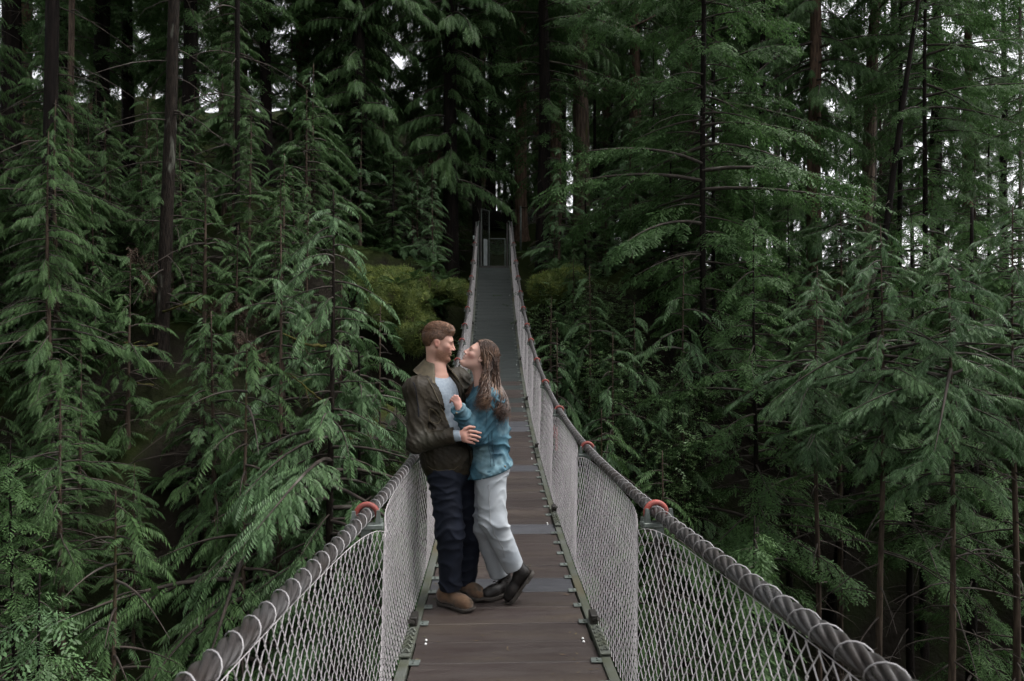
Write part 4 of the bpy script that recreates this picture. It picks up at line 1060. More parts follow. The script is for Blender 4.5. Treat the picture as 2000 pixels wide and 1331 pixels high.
def cedar_spray(rng, n=12, droop=.30):
    """flat drooping spray: pointed leaflets in pairs along a curved rib; unit length along x"""
    V = []; F = []
    for i in range(n):
        ti = .05 + .90 * i / (n - 1); zr = -droop * ti ** 2; L = .36 * math.sin(PI * (.20 + .70 * ti)) ** .9 * rng.uniform(.75, 1.2)
        for s in (-1, 1):
            a = R(64 - 34 * ti + rng.uniform(-9, 9)); d = nrm((math.cos(a), s * math.sin(a), -.22 - .45 * rng.random())); h = .040 + .010 * rng.random()
            b = np.array([ti + (.03 if s > 0 else 0), 0, zr]); k = len(V); V += [b - np.array([h, 0, -droop * ti * h]), b + np.array([h, 0, -droop * ti * h]) + d * L * .12, b + d * L]; F.append([k, k + 1, k + 2])
    k = len(V); e = np.array([.90, 0, -droop * .81]); V += [e + np.array([0, .05, 0]), e + np.array([0, -.05, 0]), e + np.array([.28, 0, -.17])]; F.append([k, k + 1, k + 2])
    return np.array(V), np.array(F)
def hemlock_spray(rng, n=8, droop=.22):
    """fine feathery spray: side twigs of short needles"""
    V = []; F = []
    for i in range(n):
        ti = .08 + .86 * i / (n - 1); zr = -droop * ti ** 2
        for s in (-1, 1):
            L = (.46 - .33 * ti) * rng.uniform(.75, 1.2); a = R(58 - 22 * ti + rng.uniform(-10, 10)); d = nrm((math.cos(a), s * math.sin(a), -.12 - .25 * rng.random()))
            b = np.array([ti + rng.uniform(-.02, .02), 0, zr]); m_ = 3
            for k_ in range(m_):
                c = b + d * L * (k_ + .3) / m_; nd = nrm(d + np.array([rng.uniform(-.5, .5), rng.uniform(-.5, .5), rng.uniform(-.45, .2)])); w_ = nrm(np.cross(nd, (rng.uniform(-.3, .3), rng.uniform(-.3, .3), 1))) * .030
                l = L / m_ * 1.45; k = len(V); V += [c - w_ * .6, c + nd * l * .5 + w_, c + nd * l, c + nd * l * .5 - w_ * 1.1]; F.append([k, k + 1, k + 2, k + 3])
    return np.array(V), np.array(F)
def leafy_spray(rng, n=7):
    """shrub twig with oval leaves"""
    V = []; F = []
    for i in range(n):
        ti = .1 + .85 * i / (n - 1); s = 1 if i % 2 else -1; a = R(50 + rng.uniform(-20, 20)); d = nrm((math.cos(a), s * math.sin(a), rng.uniform(-.35, .2))); L = .30 * rng.uniform(.7, 1.15)
        b = np.array([ti, 0, -.1 * ti * ti]); sd = nrm(np.cross(d, (rng.uniform(-.4, .4), 0, 1))) * L * .27; k = len(V)
        V += [b, b + d * L * .5 + sd, b + d * L, b + d * L * .5 - sd]; F.append([k, k + 1, k + 2, k + 3])
    return np.array(V), np.array(F)
def fern_frond(rng, n=17):
    V = []; F = []
    for i in range(n):
        ti = .10 + .88 * i / (n - 1); zr = .35 * ti - .55 * ti ** 2; L = .20 * math.sin(PI * (.22 + .74 * ti)); 
        for s in (-1, 1):
            d = nrm((.35, s, -.25)); b = np.array([ti, 0, zr]); sd = np.array([.021, 0, 0]); k = len(V); V += [b - sd, b + sd, b + d * L + sd * .2]; F.append([k, k + 1, k + 2])
    return np.array(V), np.array(F)
_r = random.Random(3)
SPR = {'cedar': [cedar_spray(_r, n, dr) for n, dr in ((12, .28), (11, .45), (12, .35), (13, .20))],
       'near': [near_spray(_r, n) for n in (9, 10, 8, 11)], 'hemlock': [hemlock_spray(_r) for _ in range(4)], 'shrub': [leafy_spray(_r) for _ in range(4)], 'fern': [fern_frond(_r) for _ in range(2)]}

class Crown:
    def __init__(s, kind): s.kind = kind; s.T = [[] for _ in SPR[kind]]
    def put(s, pos, d, up, size, rng):
        d = nrm(d); y_ = np.cross(up, d); ny_ = np.linalg.norm(y_)
        y_ = y_ / ny_ if ny_ > 1e-6 else np.array([1., 0, 0]); z_ = np.cross(d, y_)
        s.T[rng.randrange(len(s.T))].append((pos, d * size, y_ * size, z_ * size))
    def mesh(s):
        Vs = []; Fs = []; n = 0
        for (V, F), T in zip(SPR[s.kind], s.T):
            if not T: continue
            A = np.array([[t[1], t[2], t[3]] for t in T]); p = np.array([t[0] for t in T])
            W = np.einsum('vk,tkj->tvj', V, A) + p[:, None]; Vs.append(W.reshape(-1, 3))
            Fs.append((F[None] + (np.arange(len(T)) * len(V))[:, None, None] + n).reshape(-1, F.shape[1])); n += len(T) * len(V)
        return np.concatenate(Vs), np.concatenate(Fs)

def make_conifer(seed, kind, H, z0, r_max, nb, spray, dens, rise, droop, r_base, bare=14, taper=.85, spread=1.0, trunk_sides=12, sag=0.0, gap=0.0):
    """returns meshes (trunk, limbs, crown) of one conifer standing at the origin"""
    rng = random.Random(seed); cr = Crown(kind); lm = MB()
    zz = np.concatenate([[-1.2, -.3, 0, .25, .6], np.arange(1.2, H, .7), [H]]); wob = np.array([[.03 * math.sin(z * .7 + seed) + .012 * z * math.sin(seed * 1.7) * .3, .03 * math.cos(z * .55 + seed * 2)] for z in zz])
    rad = r_base * (1 - taper * np.clip(zz / H, 0, 1)) ** 1.0 * (1 + .55 * np.exp(-np.clip(zz, 0, None) / .35)) + .004
    V, Fs = tube_arr(np.column_stack([wob, zz]), rad, trunk_sides, True)
    ang = np.arctan2(V[:, 1], V[:, 0]); V[:, :2] *= (1 + .05 * np.sin(ang * 5 + V[:, 2] * .4 + seed) + .04 * vnoise(V, 3, seed))[:, None]
    def axis_at(z): return np.array([np.interp(z, zz, wob[:, 0]), np.interp(z, zz, wob[:, 1]), z])
    for i in range(nb):
        u = (i + rng.random()) / nb; z = z0 + (H - z0) * u ** 1.05 * .985
        prof = min(1, (1 - u) * 1.7 + .10) * (.6 + .4 * min(1, u * 6)); L = r_max * prof * rng.uniform(.38, 1.12) * (.8 + .3 * math.sin(u * 17 + seed))
        if gap: L *= .40 + .60 * min(1, u * 2.2)
        a = i * 2.399963 + rng.uniform(-1.0, 1.0); h = np.array([math.cos(a), math.sin(a), 0]); S_ = np.array([-h[1], h[0], 0])
        b0 = axis_at(z); rs = rise + rng.uniform(-.25, .22); dr = droop * rng.uniform(.7, 1.25)
        t = np.linspace(0, 1, 7); pts = b0 + h * (L * t)[:, None] * (1 - .08 * t[:, None]) + S_ * (rng.uniform(-.15, .15) * L * t ** 2)[:, None] + np.array([0, 0, 1.]) * (L * (rs * t - dr * t ** 2 + .28 * dr * t ** 3))[:, None]
        lm.tube(pts, (.007 + .012 * L) * (1 - .85 * t), 4, False)
        n = max(3, int(L * dens)); lone = rng.random() < gap * .35
        if lone: continue
        for k in range(n):
            tk = .18 + .82 * ((k + rng.random()) / n) ** .85; j = min(5, int(tk * 6)); f_ = tk * 6 - j; p = pts[j] * (1 - f_) + pts[j + 1] * f_; T = nrm(pts[j + 1] - pts[j])
            s = 1 if k % 2 else -1; th = R(rng.uniform(25, 78)) * (1 - .55 * tk); reach = spread * (.28 + .35 * (1 - abs(tk - .45))) * L * .38
            out = T * math.cos(th) + S_ * s * math.sin(th)
            # a side twig carries one or two sprays
            m_ = 1 + (reach > spray * .8) + (reach > spray * 1.7)
            for q in range(m_):
                pp_ = p + out * reach * q / m_ * .9 + np.array([0, 0, -sag * reach * (q / m_) ** 2 - .02 * q])
                d = out + np.array([0, 0, -(rng.uniform(-.10, .40) if gap else rng.uniform(.05, .65)) - sag]) + T * .2 + np.array([rng.uniform(-.2, .2), rng.uniform(-.2, .2), 0])
                up = np.array([rng.uniform(-.35, .35), rng.uniform(-.35, .35), 1.0])
                cr.put(pp_, d, up, spray * rng.uniform(.7, 1.2) * (.75 + .35 * (1 - u)), rng)
        cr.put(pts[-1], nrm(pts[-1] - pts[-2]) + np.array([0, 0, -.25]), np.array([0, 0, 1.]), spray * 1.1, rng)
    for i in range(bare):                                       # dead lower branches
        z = rng.uniform(.8, max(2.0, z0 + .35 * (H - z0))); a = rng.uniform(0, 6.28); L = rng.uniform(.4, 1.5) * min(1.3, r_max * .6); h = np.array([math.cos(a), math.sin(a), 0]); t = np.linspace(0, 1, 6)
        pts = axis_at(z) + h * (L * t)[:, None] + np.array([0, 0, 1.]) * (L * (rng.uniform(-.25, .25) * t - .35 * t ** 2))[:, None] + np.array([[rng.uniform(-.03, .03) for _ in range(3)] for _ in t]) * t[:, None]
        lm.tube(pts, .004 + .012 * (1 - t), 4, False)
        for q in range(3):
            k = rng.randrange(2, 5); e = pts[k] + np.array([rng.uniform(-.4, .4), rng.uniform(-.4, .4), rng.uniform(-.3, .12)]) * L * .5; lm.tube([pts[k], (pts[k] + e) / 2 + np.array([0, 0, .02]), e], [.006, .004, .0015], 3, False)
    return (V, Fs), lm, cr.mesh()

PROTO = {}
def proto(key, leaf, barkm, **kw):
    (V, F), lm, (CV, CF) = make_conifer(kind=kw.pop('kind', {'c': 'cedar', 'h': 'hemlock', 'b': 'hemlock'}[key[0]]), **kw)
    tr = mesh_obj('trunk', V, F, M[barkm], None, True); li = lm.build('limbs', M['twig'], None, True); cr = mesh_obj('crown', CV, CF, M[leaf])
    PROTO[key] = (tr.data, li.data, cr.data, kw['H'])
    for o in (tr, li, cr): bpy.data.objects.remove(o)
# cedars: c0..c2 young and leafy to the ground, c3,c4 tall; hemlocks: h0..h2
proto('c0', 'cedar_light', 'brown_bark', kind='near', seed=11, H=14, z0=6.5, r_max=2.4, nb=125, spray=.27, dens=12.5, rise=.12, droop=.55, r_base=.13, bare=40, sag=.0, taper=.97, gap=.55)
proto('c1', 'cedar_light', 'brown_bark', kind='near', seed=12, H=9, z0=.8, r_max=1.9, nb=115, spray=.25, dens=13, rise=.20, droop=.60, r_base=.09, bare=16, sag=.0, taper=.98, gap=.55)
proto('c7', 'cedar_light', 'brown_bark', kind='near', seed=18, H=20, z0=16.0, r_max=2.0, nb=95, spray=.26, dens=14, rise=.15, droop=.50, r_base=.13, bare=60, sag=.0, taper=.97, gap=.4)
proto('c6', 'cedar', 'brown_bark', kind='near', seed=17, H=9, z0=3.5, r_max=2.2, nb=75, spray=.26, dens=12, rise=.15, droop=.55, r_base=.09, bare=30, sag=.0, taper=.98, gap=.6)
proto('c2', 'cedar', 'brown_bark', gap=.3, seed=13, H=13, z0=2.0, r_max=2.7, nb=145, spray=.33, dens=14, rise=.08, droop=.52, r_base=.15, bare=24, sag=.35, taper=.97)
proto('c3', 'cedar', 'cedar_bark', seed=14, H=26, z0=4.0, r_max=3.6, nb=170, spray=.42, dens=10, rise=-.05, droop=.45, r_base=.33, bare=26, sag=.35)
proto('c4', 'cedar', 'cedar_bark', seed=15, H=30, z0=8.0, r_max=4.0, nb=150, spray=.52, dens=7.5, rise=-.08, droop=.42, r_base=.40, bare=20, sag=.4)
proto('c5', 'cedar_light', 'brown_bark', kind='near', seed=16, H=3.4, z0=.15, r_max=1.35, nb=44, spray=.23, dens=12, gap=.5, rise=.35, droop=.70, r_base=.04, bare=4, sag=.0, taper=.98)
proto('h0', 'hemlock', 'dark_bark', seed=21, H=14, z0=1.5, r_max=2.6, nb=125, spray=.44, dens=7.2, rise=.14, droop=.40, r_base=.13, bare=22, taper=.97)
proto('h1', 'hemlock', 'dark_bark', seed=22, H=24, z0=4.0, r_max=3.4, nb=150, spray=.55, dens=4.8, rise=.02, droop=.34, r_base=.24, bare=40)
proto('h2', 'hemlock', 'dark_bark', seed=23, H=28, z0=11.0, r_max=3.4, nb=120, spray=.60, dens=5.0, rise=.0, droop=.34, r_base=.24, bare=60)
proto('h3', 'hemlock', 'dark_bark', seed=24, H=18, z0=10.5, r_max=2.5, nb=95, spray=.44, dens=7.0, rise=.12, droop=.38, r_base=.14, bare=40, taper=.97)
proto('b0', 'hemlock', 'dark_bark', seed=31, H=20, z0=19.0, r_max=.8, nb=6, spray=.3, dens=5, rise=0, droop=.3, r_base=.24, bare=40)
LIMBS = {}
def tree(key, px, Y, s=1.0, rz=0.0, label=None, group=None, barkm=None, leaf=None, lean=(0, 0), z=None, girth=1.0, py=600, name='conifer_tree', sink=.2, crown=True):
    p = P(px, py, Y); x = float(p[0]); zb = float(ground_z(x, Y)) - sink if z is None else z
    root = empty(name, (x, Y, zb)); root.rotation_euler = (Matrix.Rotation(lean[0], 3, 'Y') @ Matrix.Rotation(lean[1], 3, 'X') @ Matrix.Rotation(rz, 3, 'Z')).to_euler(); root.scale = (s, s, s)
    tr, li, cr, H = PROTO[key]
    o = share('trunk', tr, root, scale=(girth, girth, 1), mat=M[barkm] if barkm else None); share('limbs', li, root)['kind'] = 'stuff'
    if crown: share('crown', cr, root, mat=M[leaf] if leaf else None)['kind'] = 'stuff'
    tag(root, label, 'tree', group); return root
def topz(key, px, ytop, Y, s):                           # base height so that the tip shows at ytop
    return float(P(px, ytop, Y)[2]) - PROTO[key][3] * s
# ------------------------------------------------------------------ trees, one by one
def fit(key, px, Y, ytop):
    x = float(P(px, 600, Y)[0]); return (float(P(px, ytop, Y)[2]) - (float(ground_z(x, Y)) - .2)) / PROTO[key][3]
# (key, px, Y, trunk width in photo px, lean, bark, rotation, label)
TRUNKS = [
 ('h2', 84, 13.5, 27, .02, 'dark_bark', .3, 'thick dark trunk nearest the left edge of the photo'),
 ('h2', 314, 14.0, 24, .036, 'lichen_bark', 1.2, 'lichen-spotted brown trunk with mossy side branches on the left'),
 ('h2', 462, 16.0, 10, .005, 'dark_bark', 2.0, 'thin dark trunk standing just in front of the pale broken snag'),
 ('h2', 617, 24.0, 11, .012, 'brown_bark', 2.6, 'slim reddish trunk right of the pale rock outcrop'),
 ('h1', 657, 22.0, 12, .0, 'dark_bark', 3.4, 'slim dark trunk with long bare side branches, left of the mossy mound'),
 ('h1', 931, 23.6, 19, .0, 'dark_bark', 4.0, 'dark straight trunk just left of the bridge gate'),
 ('c4', 1019, 27.0, 24, -.004, 'cedar_bark', .8, 'brown cedar trunk rising behind the steel fence post'),
 ('c4', 1084, 29.0, 28, .0, 'cedar_bark', 2.1, 'broad brown cedar trunk behind the middle of the chain-link fence'),
 ('c4', 1134, 24.6, 35, .004, 'brown_bark', 3.3, 'thickest furrowed trunk at the right end of the chain-link fence'),
 ('h2', 1161, 27.0, 7, .0, 'dark_bark', .5, 'very thin dark trunk beside the thickest furrowed trunk'),
 ('h2', 1217, 30.0, 8, .0, 'brown_bark', 1.7, 'thin brown trunk half hidden right of the thickest furrowed trunk'),
 ('c4', 1315, 33.0, 17, .0, 'grey_bark', 4.4, 'greyish trunk at the top of the photo, left of the reddish one'),
 ('c4', 1348, 30.0, 23, .0, 'cedar_bark', 5.0, 'reddish cedar trunk cut by the top edge right of the centre'),
 ('h1', 1393, 18.5, 9, .0, 'dark_bark', 1.9, 'hemlock hung with dark drooping foliage right of the bridge'),
 ('h2', 1484, 26.0, 14, .012, 'dark_bark', 2.9, 'dark trunk seen against the sky, left one of a close pair'),
 ('h2', 1516, 30.0, 14, .004, 'grey_bark', 3.7, 'grey trunk seen against the sky, right one of a close pair'),
 ('h2', 1546, 31.0, 7, .0, 'brown_bark', 4.8, 'very thin trunk just right of the close pair of trunks'),
 ('h2', 1678, 22.0, 26, .050, 'brown_bark', .2, 'tall brown trunk leaning right, reddish at its foot'),
 ('h2', 1702, 24.0, 11, .020, 'grey_bark', 1.1, 'pale slim trunk close behind the leaning brown trunk'),
 ('h2', 1755, 20.0, 10, .006, 'dark_bark', 2.2, 'slim black trunk with bare branches reaching right'),
 ('h1', 1802, 18.5, 10, .004, 'dark_bark', 3.1, 'dark hemlock whose full crown fills the upper right'),
 ('h2', 1992, 25.0, 7, .0, 'grey_bark', 5.2, 'faint slim trunk at the right edge of the photo'),
 ('h2', 1374, 16.0, 13, .0, 'dark_bark', 4.1, 'dark trunk in the shade beyond the right handrail'),
 ('b0', 1618, 17.5, 15, .14, 'dark_bark', .9, 'short dark trunk leaning hard right among the cedar fronds'),
 ('h2', 135, 15.5, 12, .01, 'brown_bark', 3.6, 'slim brown trunk just right of the thick dark one at far left'),
]
PBR = {'b0': .24, 'h1': .24, 'h2': .24, 'c4': .40}; TR = {}
for key, px, Y, wpx, lean, bk, rz, lab in TRUNKS:
    x = float(P(px, 600, Y)[0]); zb = float(ground_z(x, Y)); H = PROTO[key][3]
    frac = 1 - .85 * min(.6, max(.05, (2.5 - zb) / H)); girth = (wpx * Y / 1333 / 2) / (PBR[key] * frac)
    crown = True
    TR[px] = tree(key, px, Y, 1.0, rz, lab, None, bk, None, (lean, 0), girth=girth, name='conifer_tree', crown=crown)
# leafy conifers: (key, px, Y, tip row or None, scale, rotation, leaf, label); a darker leaf puts shade into some low trees
LEAFY = [
 ('c0', 648, 10.6, 370, None, .4, None, 'bright young cedar left of the man, fronds over the speckled trunk'),
 ('c1', 545, 12.2, 440, None, 1.5, None, 'pale-green young cedar between the thin dark trunk and the bright cedar'),
 ('c1', 700, 11.8, 560, None, 2.9, None, 'young cedar drooping before the rock face behind the man'),
 ('c6', 475, 10.2, 640, None, 3.3, 'cedar', 'young cedar with fronds low at left, below the brown dead branch'),
 ('c1', 845, 19.6, 330, None, 5.0, None, 'young cedar overhanging the mossy mound left of the gate'),
 ('c2', 205, 15.0, 190, None, .9, None, 'full cedar between the thick dark trunk and the lichen-spotted one'),
 ('c6', 120, 10.0, 700, None, 2.2, None, 'cedar with drooping fronds at the middle of the left edge'),
 ('h0', 30, 8.2, 860, None, 1.0, None, 'hemlock sapling at the left edge below the drooping cedar'),
 ('c6', 215, 8.0, 960, None, 3.9, 'cedar', 'young cedar in the lower left, its tip level with the near clamp'),
 ('h0', 90, 6.4, 1120, None, .3, 'cedar_light', 'bushy sapling in the bottom left corner'),
 ('h1', 200, 19.5, None, .95, .2, None, 'tall shaded hemlock at upper left behind the full cedar'),
 ('h1', 370, 18.5, None, .85, 1.4, None, 'tall hemlock with spreading dark boughs over the brown outcrop'),
 ('h1', 20, 17.0, None, 1.0, 2.5, None, 'tall dark hemlock in the upper left corner'),
 ('c3', 590, 24.0, None, .8, 3.0, None, 'tall cedar with pale drooping sprays above the pale outcrop'),
 ('c3', 725, 25.5, None, .95, 4.0, None, 'tall cedar filling the gap left of the dark gate-side trunk'),
 ('c3', 850, 27.0, None, 1.0, .7, None, 'tall cedar behind the mossy mound'),
 ('h1', 960, 30.0, None, 1.0, 1.1, None, 'dark hemlock straight behind the gate'),
 ('h0', 1275, 22.5, 60, None, 2.0, None, 'green hemlock right of the thickest furrowed trunk'),
 ('h0', 1310, 19.0, 150, None, 3.5, None, 'feathery hemlock between the furrowed trunk and the draped one'),
 ('c3', 1240, 27.0, None, .9, 4.6, None, 'tall cedar towering over the right end of the fence'),
 ('c1', 1335, 14.8, 500, None, 5.5, None, 'young cedar with pale sprays arching over the right bank'),
 ('h3', 1475, 14.0, 400, None, .5, None, 'dark hemlock below the close pair of trunks'),
 ('c3', 1590, 21.0, None, .8, 1.6, None, 'tall cedar with hanging sprays against the sky at upper right'),
 ('c7', 1715, 10.6, 440, None, 2.7, None, 'bright leafy cedar at right below the leaning brown trunk'),
 ('c7', 1855, 9.8, 470, None, 3.8, None, 'bright leafy cedar at right below the dark hemlock crown'),
 ('c7', 1985, 11.0, 400, None, 4.9, None, 'dense cedar at the right edge of the photo'),
 ('c7', 1600, 12.6, 520, None, 5.9, None, 'cedar with drooping fronds before the hard-leaning trunk'),
 ('h1', 1900, 15.5, None, .80, .8, None, 'broad dark hemlock near the upper right corner'),
 ('h1', 2040, 18.0, None, .95, 1.9, None, 'tall hemlock reaching in from the right edge'),
 ('c1', 1290, 10.6, 880, None, 1.3, 'cedar', 'cedar sapling tip close outside the right handrail'),
 ('h0', 1480, 7.6, 1010, None, 5.3, 'cedar', 'hemlock sapling just outside the near right handrail'),
 ('h0', 700, 20.5, 120, None, 1.2, None, 'hemlock on the slope, right of the slim dark bare-branched trunk'),
 ('c2', 750, 21.5, 150, None, 3.2, None, 'cedar with layered sprays above the mossy mound'),
 ('c2', 890, 24.5, 180, None, 5.2, None, 'cedar behind the dark gate-side trunk, to its left'),
 ('h0', 1000, 31.0, 150, None, .2, None, 'dark hemlock behind the fence post'),
 ('c2', 1290, 24.0, 100, None, 1.1, None, 'cedar behind the feathery hemlock'),
 ('h0', 1420, 21.0, 100, None, 2.6, None, 'hemlock behind the draped one, left of the close pair'),
 ('c7', 1640, 17.0, 330, None, 3.6, None, 'cedar in front of the leaning brown trunk'),
 ('h3', 1780, 15.0, 420, None, 4.6, None, 'hemlock filling the foot of the slim black trunk'),
 ('h3', 1540, 17.0, 360, None, 5.6, None, 'hemlock under the very thin trunk at upper right'),
 ('h1', 1745, 31.0, None, 1.0, 2.0, None, 'hemlock far behind the slim black trunk'),
 ('h1', 1460, 34.0, None, 1.0, 4.0, None, 'hemlock far behind the close pair of trunks'),
 ('c3', 940, 37.0, None, 1.0, 1.0, None, 'cedar standing deep behind the gate, left of the fence post'),
 ('c3', 1055, 39.0, None, 1.0, 2.4, None, 'cedar standing deep behind the fence, between the two cedar trunks'),
 ('c3', 1185, 36.0, None, .95, 3.9, None, 'cedar standing deep behind the thickest furrowed trunk'),
 ('c3', 45, 26.0, None, .95, 5.0, None, 'cedar behind the upper left corner hemlock'),
 ('c3', 190, 29.0, None, .95, .6, None, 'cedar high behind the slim brown trunk at upper left'),
 ('c1', 1085, 14.5, 640, None, .9, None, 'young cedar reaching up against the outside of the right handrail'),
 ('c1', 1150, 16.2, 520, None, 1.9, None, 'young cedar on the right bank, nearest the mossy mound'),
 ('c1', 1240, 15.2, 590, None, 2.9, None, 'young cedar in the middle of the right bank'),
 ('c6', 1170, 12.6, 800, None, 3.9, None, 'young cedar below the right bank, close to the handrail'),
 ('c1', 745, 13.2, 590, None, 5.3, None, 'young cedar in front of the rock face beside the man'),
 ('h0', 1660, 26.0, 180, None, 1.5, None, 'hemlock between the leaning trunk and the slim black one, further back'),
 ('h0', 1930, 24.0, 160, None, 2.5, None, 'hemlock behind the broad dark one at upper right'),
 ('c2', 1820, 21.0, 330, None, 3.5, None, 'cedar low behind the bare lower trunks at right'),
 ('c2', 1570, 28.0, 150, None, 4.5, None, 'cedar behind the hanging-spray cedar at upper right'),
 ('c2', 1440, 27.0, 200, None, 5.5, None, 'cedar behind the hemlock left of the close pair'),
 ('c1', 400, 12.6, 610, None, 2.1, None, 'young cedar just right of the lichen-spotted trunk'),
 ('h0', 1195, 33.0, 0, None, 2.8, None, 'hemlock deep behind the thickest furrowed trunk, to its right'),
 ('c2', 1250, 30.0, 60, None, 3.8, None, 'cedar deep behind the tall one over the fence end'),
 ('c2', 1350, 31.0, 80, None, 4.8, None, 'cedar deep below the reddish trunk'),
 ('c2', 985, 34.0, 80, None, 1.8, None, 'cedar deep behind the gate, right above it'),
 ('c3', 440, 30.0, None, .85, 2.3, None, 'cedar high on the slope, left behind the pale rock outcrop'),
 ('h1', 330, 27.0, None, .8, 3.4, None, 'hemlock high on the slope behind the lichen-spotted trunk'),
 ('c2', 640, 22.5, 200, None, 4.4, None, 'cedar on the slope just right of the pale rock outcrop'),
 ('c3', 1890, 27.0, None, .75, 1.0, None, 'tall thin cedar behind the dark hemlock crown at upper right'),
 ('h1', 1960, 33.0, None, .85, 3.0, None, 'far hemlock near the upper right corner'),
 ('c2', 1720, 29.0, 120, None, .9, None, 'far cedar between the pale slim trunk and the slim black one'),
 ('c1', 1078, 15.6, 580, None, 5.1, None, 'slender cedar beside the right handrail, just below the mossy patch'),
 ('c1', 1200, 14.0, 650, None, 4.1, None, 'slender cedar below the middle of the right bank'),
 ('h1', 1062, 22.8, None, 1.0, 1.0, None, 'hemlock whose green boughs hang across the cedar trunks behind the fence'),
 ('c3', 880, 22.4, None, .85, 2.0, None, 'cedar with boughs over the left side of the gate'),
 ('c3', 700, 21.0, None, .8, 3.0, None, 'cedar with hanging boughs above the bright young cedar'),
 ('h1', 520, 20.5, None, .75, 4.0, None, 'hemlock with boughs over the pale rock outcrop'),
 ('h1', 250, 21.5, None, .8, 5.0, None, 'hemlock between the slim brown trunk and the lichen-spotted one, further back'),
 ('c3', 125, 20.0, None, .75, 6.0, None, 'cedar close behind the slim brown trunk at upper left'),
 ('c3', 1830, 24.5, None, .75, .5, None, 'cedar behind the slim black trunk, to its right'),
 ('c2', 1905, 20.0, 260, None, 1.5, None, 'cedar under the broad dark hemlock at right'),
 ('c2', 1740, 24.0, 210, None, 2.5, None, 'cedar right behind the slim black trunk'),
 ('c2', 1120, 18.5, 480, None, .1, None, 'low cedar on the right bank beside the bridge end'),
]
for key, px, Y, ytop, s, rz, lf, lab in LEAFY:
    if s is None: s = fit(key, px, Y, ytop)
    TR[px] = tree(key, px, Y, s, rz, lab, None, 'lichen_bark' if px == 648 else 'dark_bark' if px in (880, 700, 125, 1830) else None, lf, name='hemlock_tree' if key[0] == 'h' else 'cedar_tree', girth=1.0 if s < 1.2 else 1.2 / s)
NAMES = [(84, 13.5, 'thick dark trunk'), (135, 15.5, 'slim brown trunk'), (314, 14, 'lichen-spotted trunk'), (462, 16, 'thin dark trunk'), (617, 24, 'slim reddish trunk'), (657, 22, 'slim dark bare-branched trunk'), (648, 10.6, 'bright young cedar'),
         (931, 23.6, 'dark gate-side trunk'), (1019, 27, 'cedar trunk by the fence post'), (1134, 24.6, 'thickest furrowed trunk'), (1240, 15.2, 'cedar in the middle of the bank'), (1335, 14.8, 'arching pale-sprayed cedar'), (1348, 30, 'reddish cedar trunk'), (1393, 18.5, 'draped hemlock'),
         (1484, 26, 'close pair of trunks'), (1600, 12.6, 'hard-leaning trunk'), (1678, 22, 'leaning brown trunk'), (1755, 20, 'slim black trunk'), (1802, 18.5, 'dark hemlock crown'), (1992, 25, 'right photo edge'), (0, 12, 'left photo edge')]
USED = {}
def uniq(lab, s, px, y):
    for v in (''):
        if v + lab not in USED: USED[v + lab] = 1; return v + lab
    return lab
def where(what, px, Y, extra=''):
    n = min(NAMES, key=lambda t: abs(t[0] - px) + 6 * abs(t[1] - Y)); dx = px - n[0]; dy = Y - n[1]
    side = 'in line with' if abs(dx) < 14 else ('just ' if abs(dx) < 60 else 'well ') + ('right of' if dx > 0 else 'left of')
    dep = ', further back' if dy > 2.2 else ', nearer the camera' if dy < -2.2 else ', level with it'
    w_ = f'{what} {side} the {n[2]}{dep}'
    return w_ if len(w_.split()) < 13 else f'{what} {side} the {n[2]}'
# the forest behind, tree by tree
rf = random.Random(77)
SKY = [(490, 560), (790, 830), (1840, 2000)]
for i in range(40):
    Y = rf.uniform(33, 62); px = -60 + 2120 * (i + rf.random()) / 40
    if any(a < px < b for a, b in SKY) and rf.random() < .8: continue
    key = rf.choice(['h1', 'h2', 'c3', 'c4', 'h2'])
    tree(key, px, Y, rf.uniform(.85, 1.15), rf.uniform(0, 6.28), where({'h1': 'distant full hemlock', 'h2': 'distant tall bare-legged hemlock', 'c3': 'distant cedar', 'c4': 'distant tall cedar'}[key], px, Y - 18).replace(', further back', '').replace(', nearer the camera', '').replace(', level with it', '') + ' in the forest', 'forest trees behind', rf.choice(['dark_bark', 'brown_bark', 'grey_bark']), girth=rf.uniform(.5, .8))

# undergrowth: saplings on the left slope and the right bank
def undergrowth(n, x0, x1, y0, y1, label, group, seed, keys, smin_=.5, smax=1.1, keep=lambda x, y: True):
    r_ = random.Random(seed); k = 0
    for t in range(n * 6):
        if k >= n: break
        x = r_.uniform(x0, x1); y = r_.uniform(y0, y1)
        if not keep(x, y): continue
        px = 1000 + 1333 * np.dot(np.array([x, y, 0]) - CAM * [1, 1, 0], _rt) / np.dot(np.array([x, y, 0]) - CAM * [1, 1, 0], _fw)
        if (485 < px < 565 and 17 < y < 23.8) or (345 < px < 405 and 17 < y < 21) or (290 < px < 340 and y < 14.2): continue
        k += 1; key = r_.choice(keys); s = r_.uniform(smin_, smax) * {'c5': 1.0, 'c1': .42, 'h0': .30, 'c2': .5, 'c6': .5}[key]
        px = 1000 + 1333 * np.dot(np.array([x, y, 0]) - CAM * [1, 1, 0], _rt) / np.dot(np.array([x, y, 0]) - CAM * [1, 1, 0], _fw)
        tree(key, float(px), y, s, r_.uniform(0, 6.28), uniq(where(label[key], float(px), y), s, px, y), group, leaf='cedar' if key in ('c1', 'c5') and (x < -4 or y > 23) else None, name='conifer_sapling')  # darker leaf colour stands in for shade on the left slope and far back
undergrowth(72, -15, -2.2, 9.5, 24, {'c5': 'small cedar sapling', 'c1': 'slender cedar sapling', 'h0': 'feathery hemlock sapling', 'c2': 'dense cedar sapling'}, 'saplings on the left slope', 1, ['c5', 'c5', 'c1', 'h0', 'c2'], .7, 1.5, lambda x, y: not (x > -2.6 and y > 15))
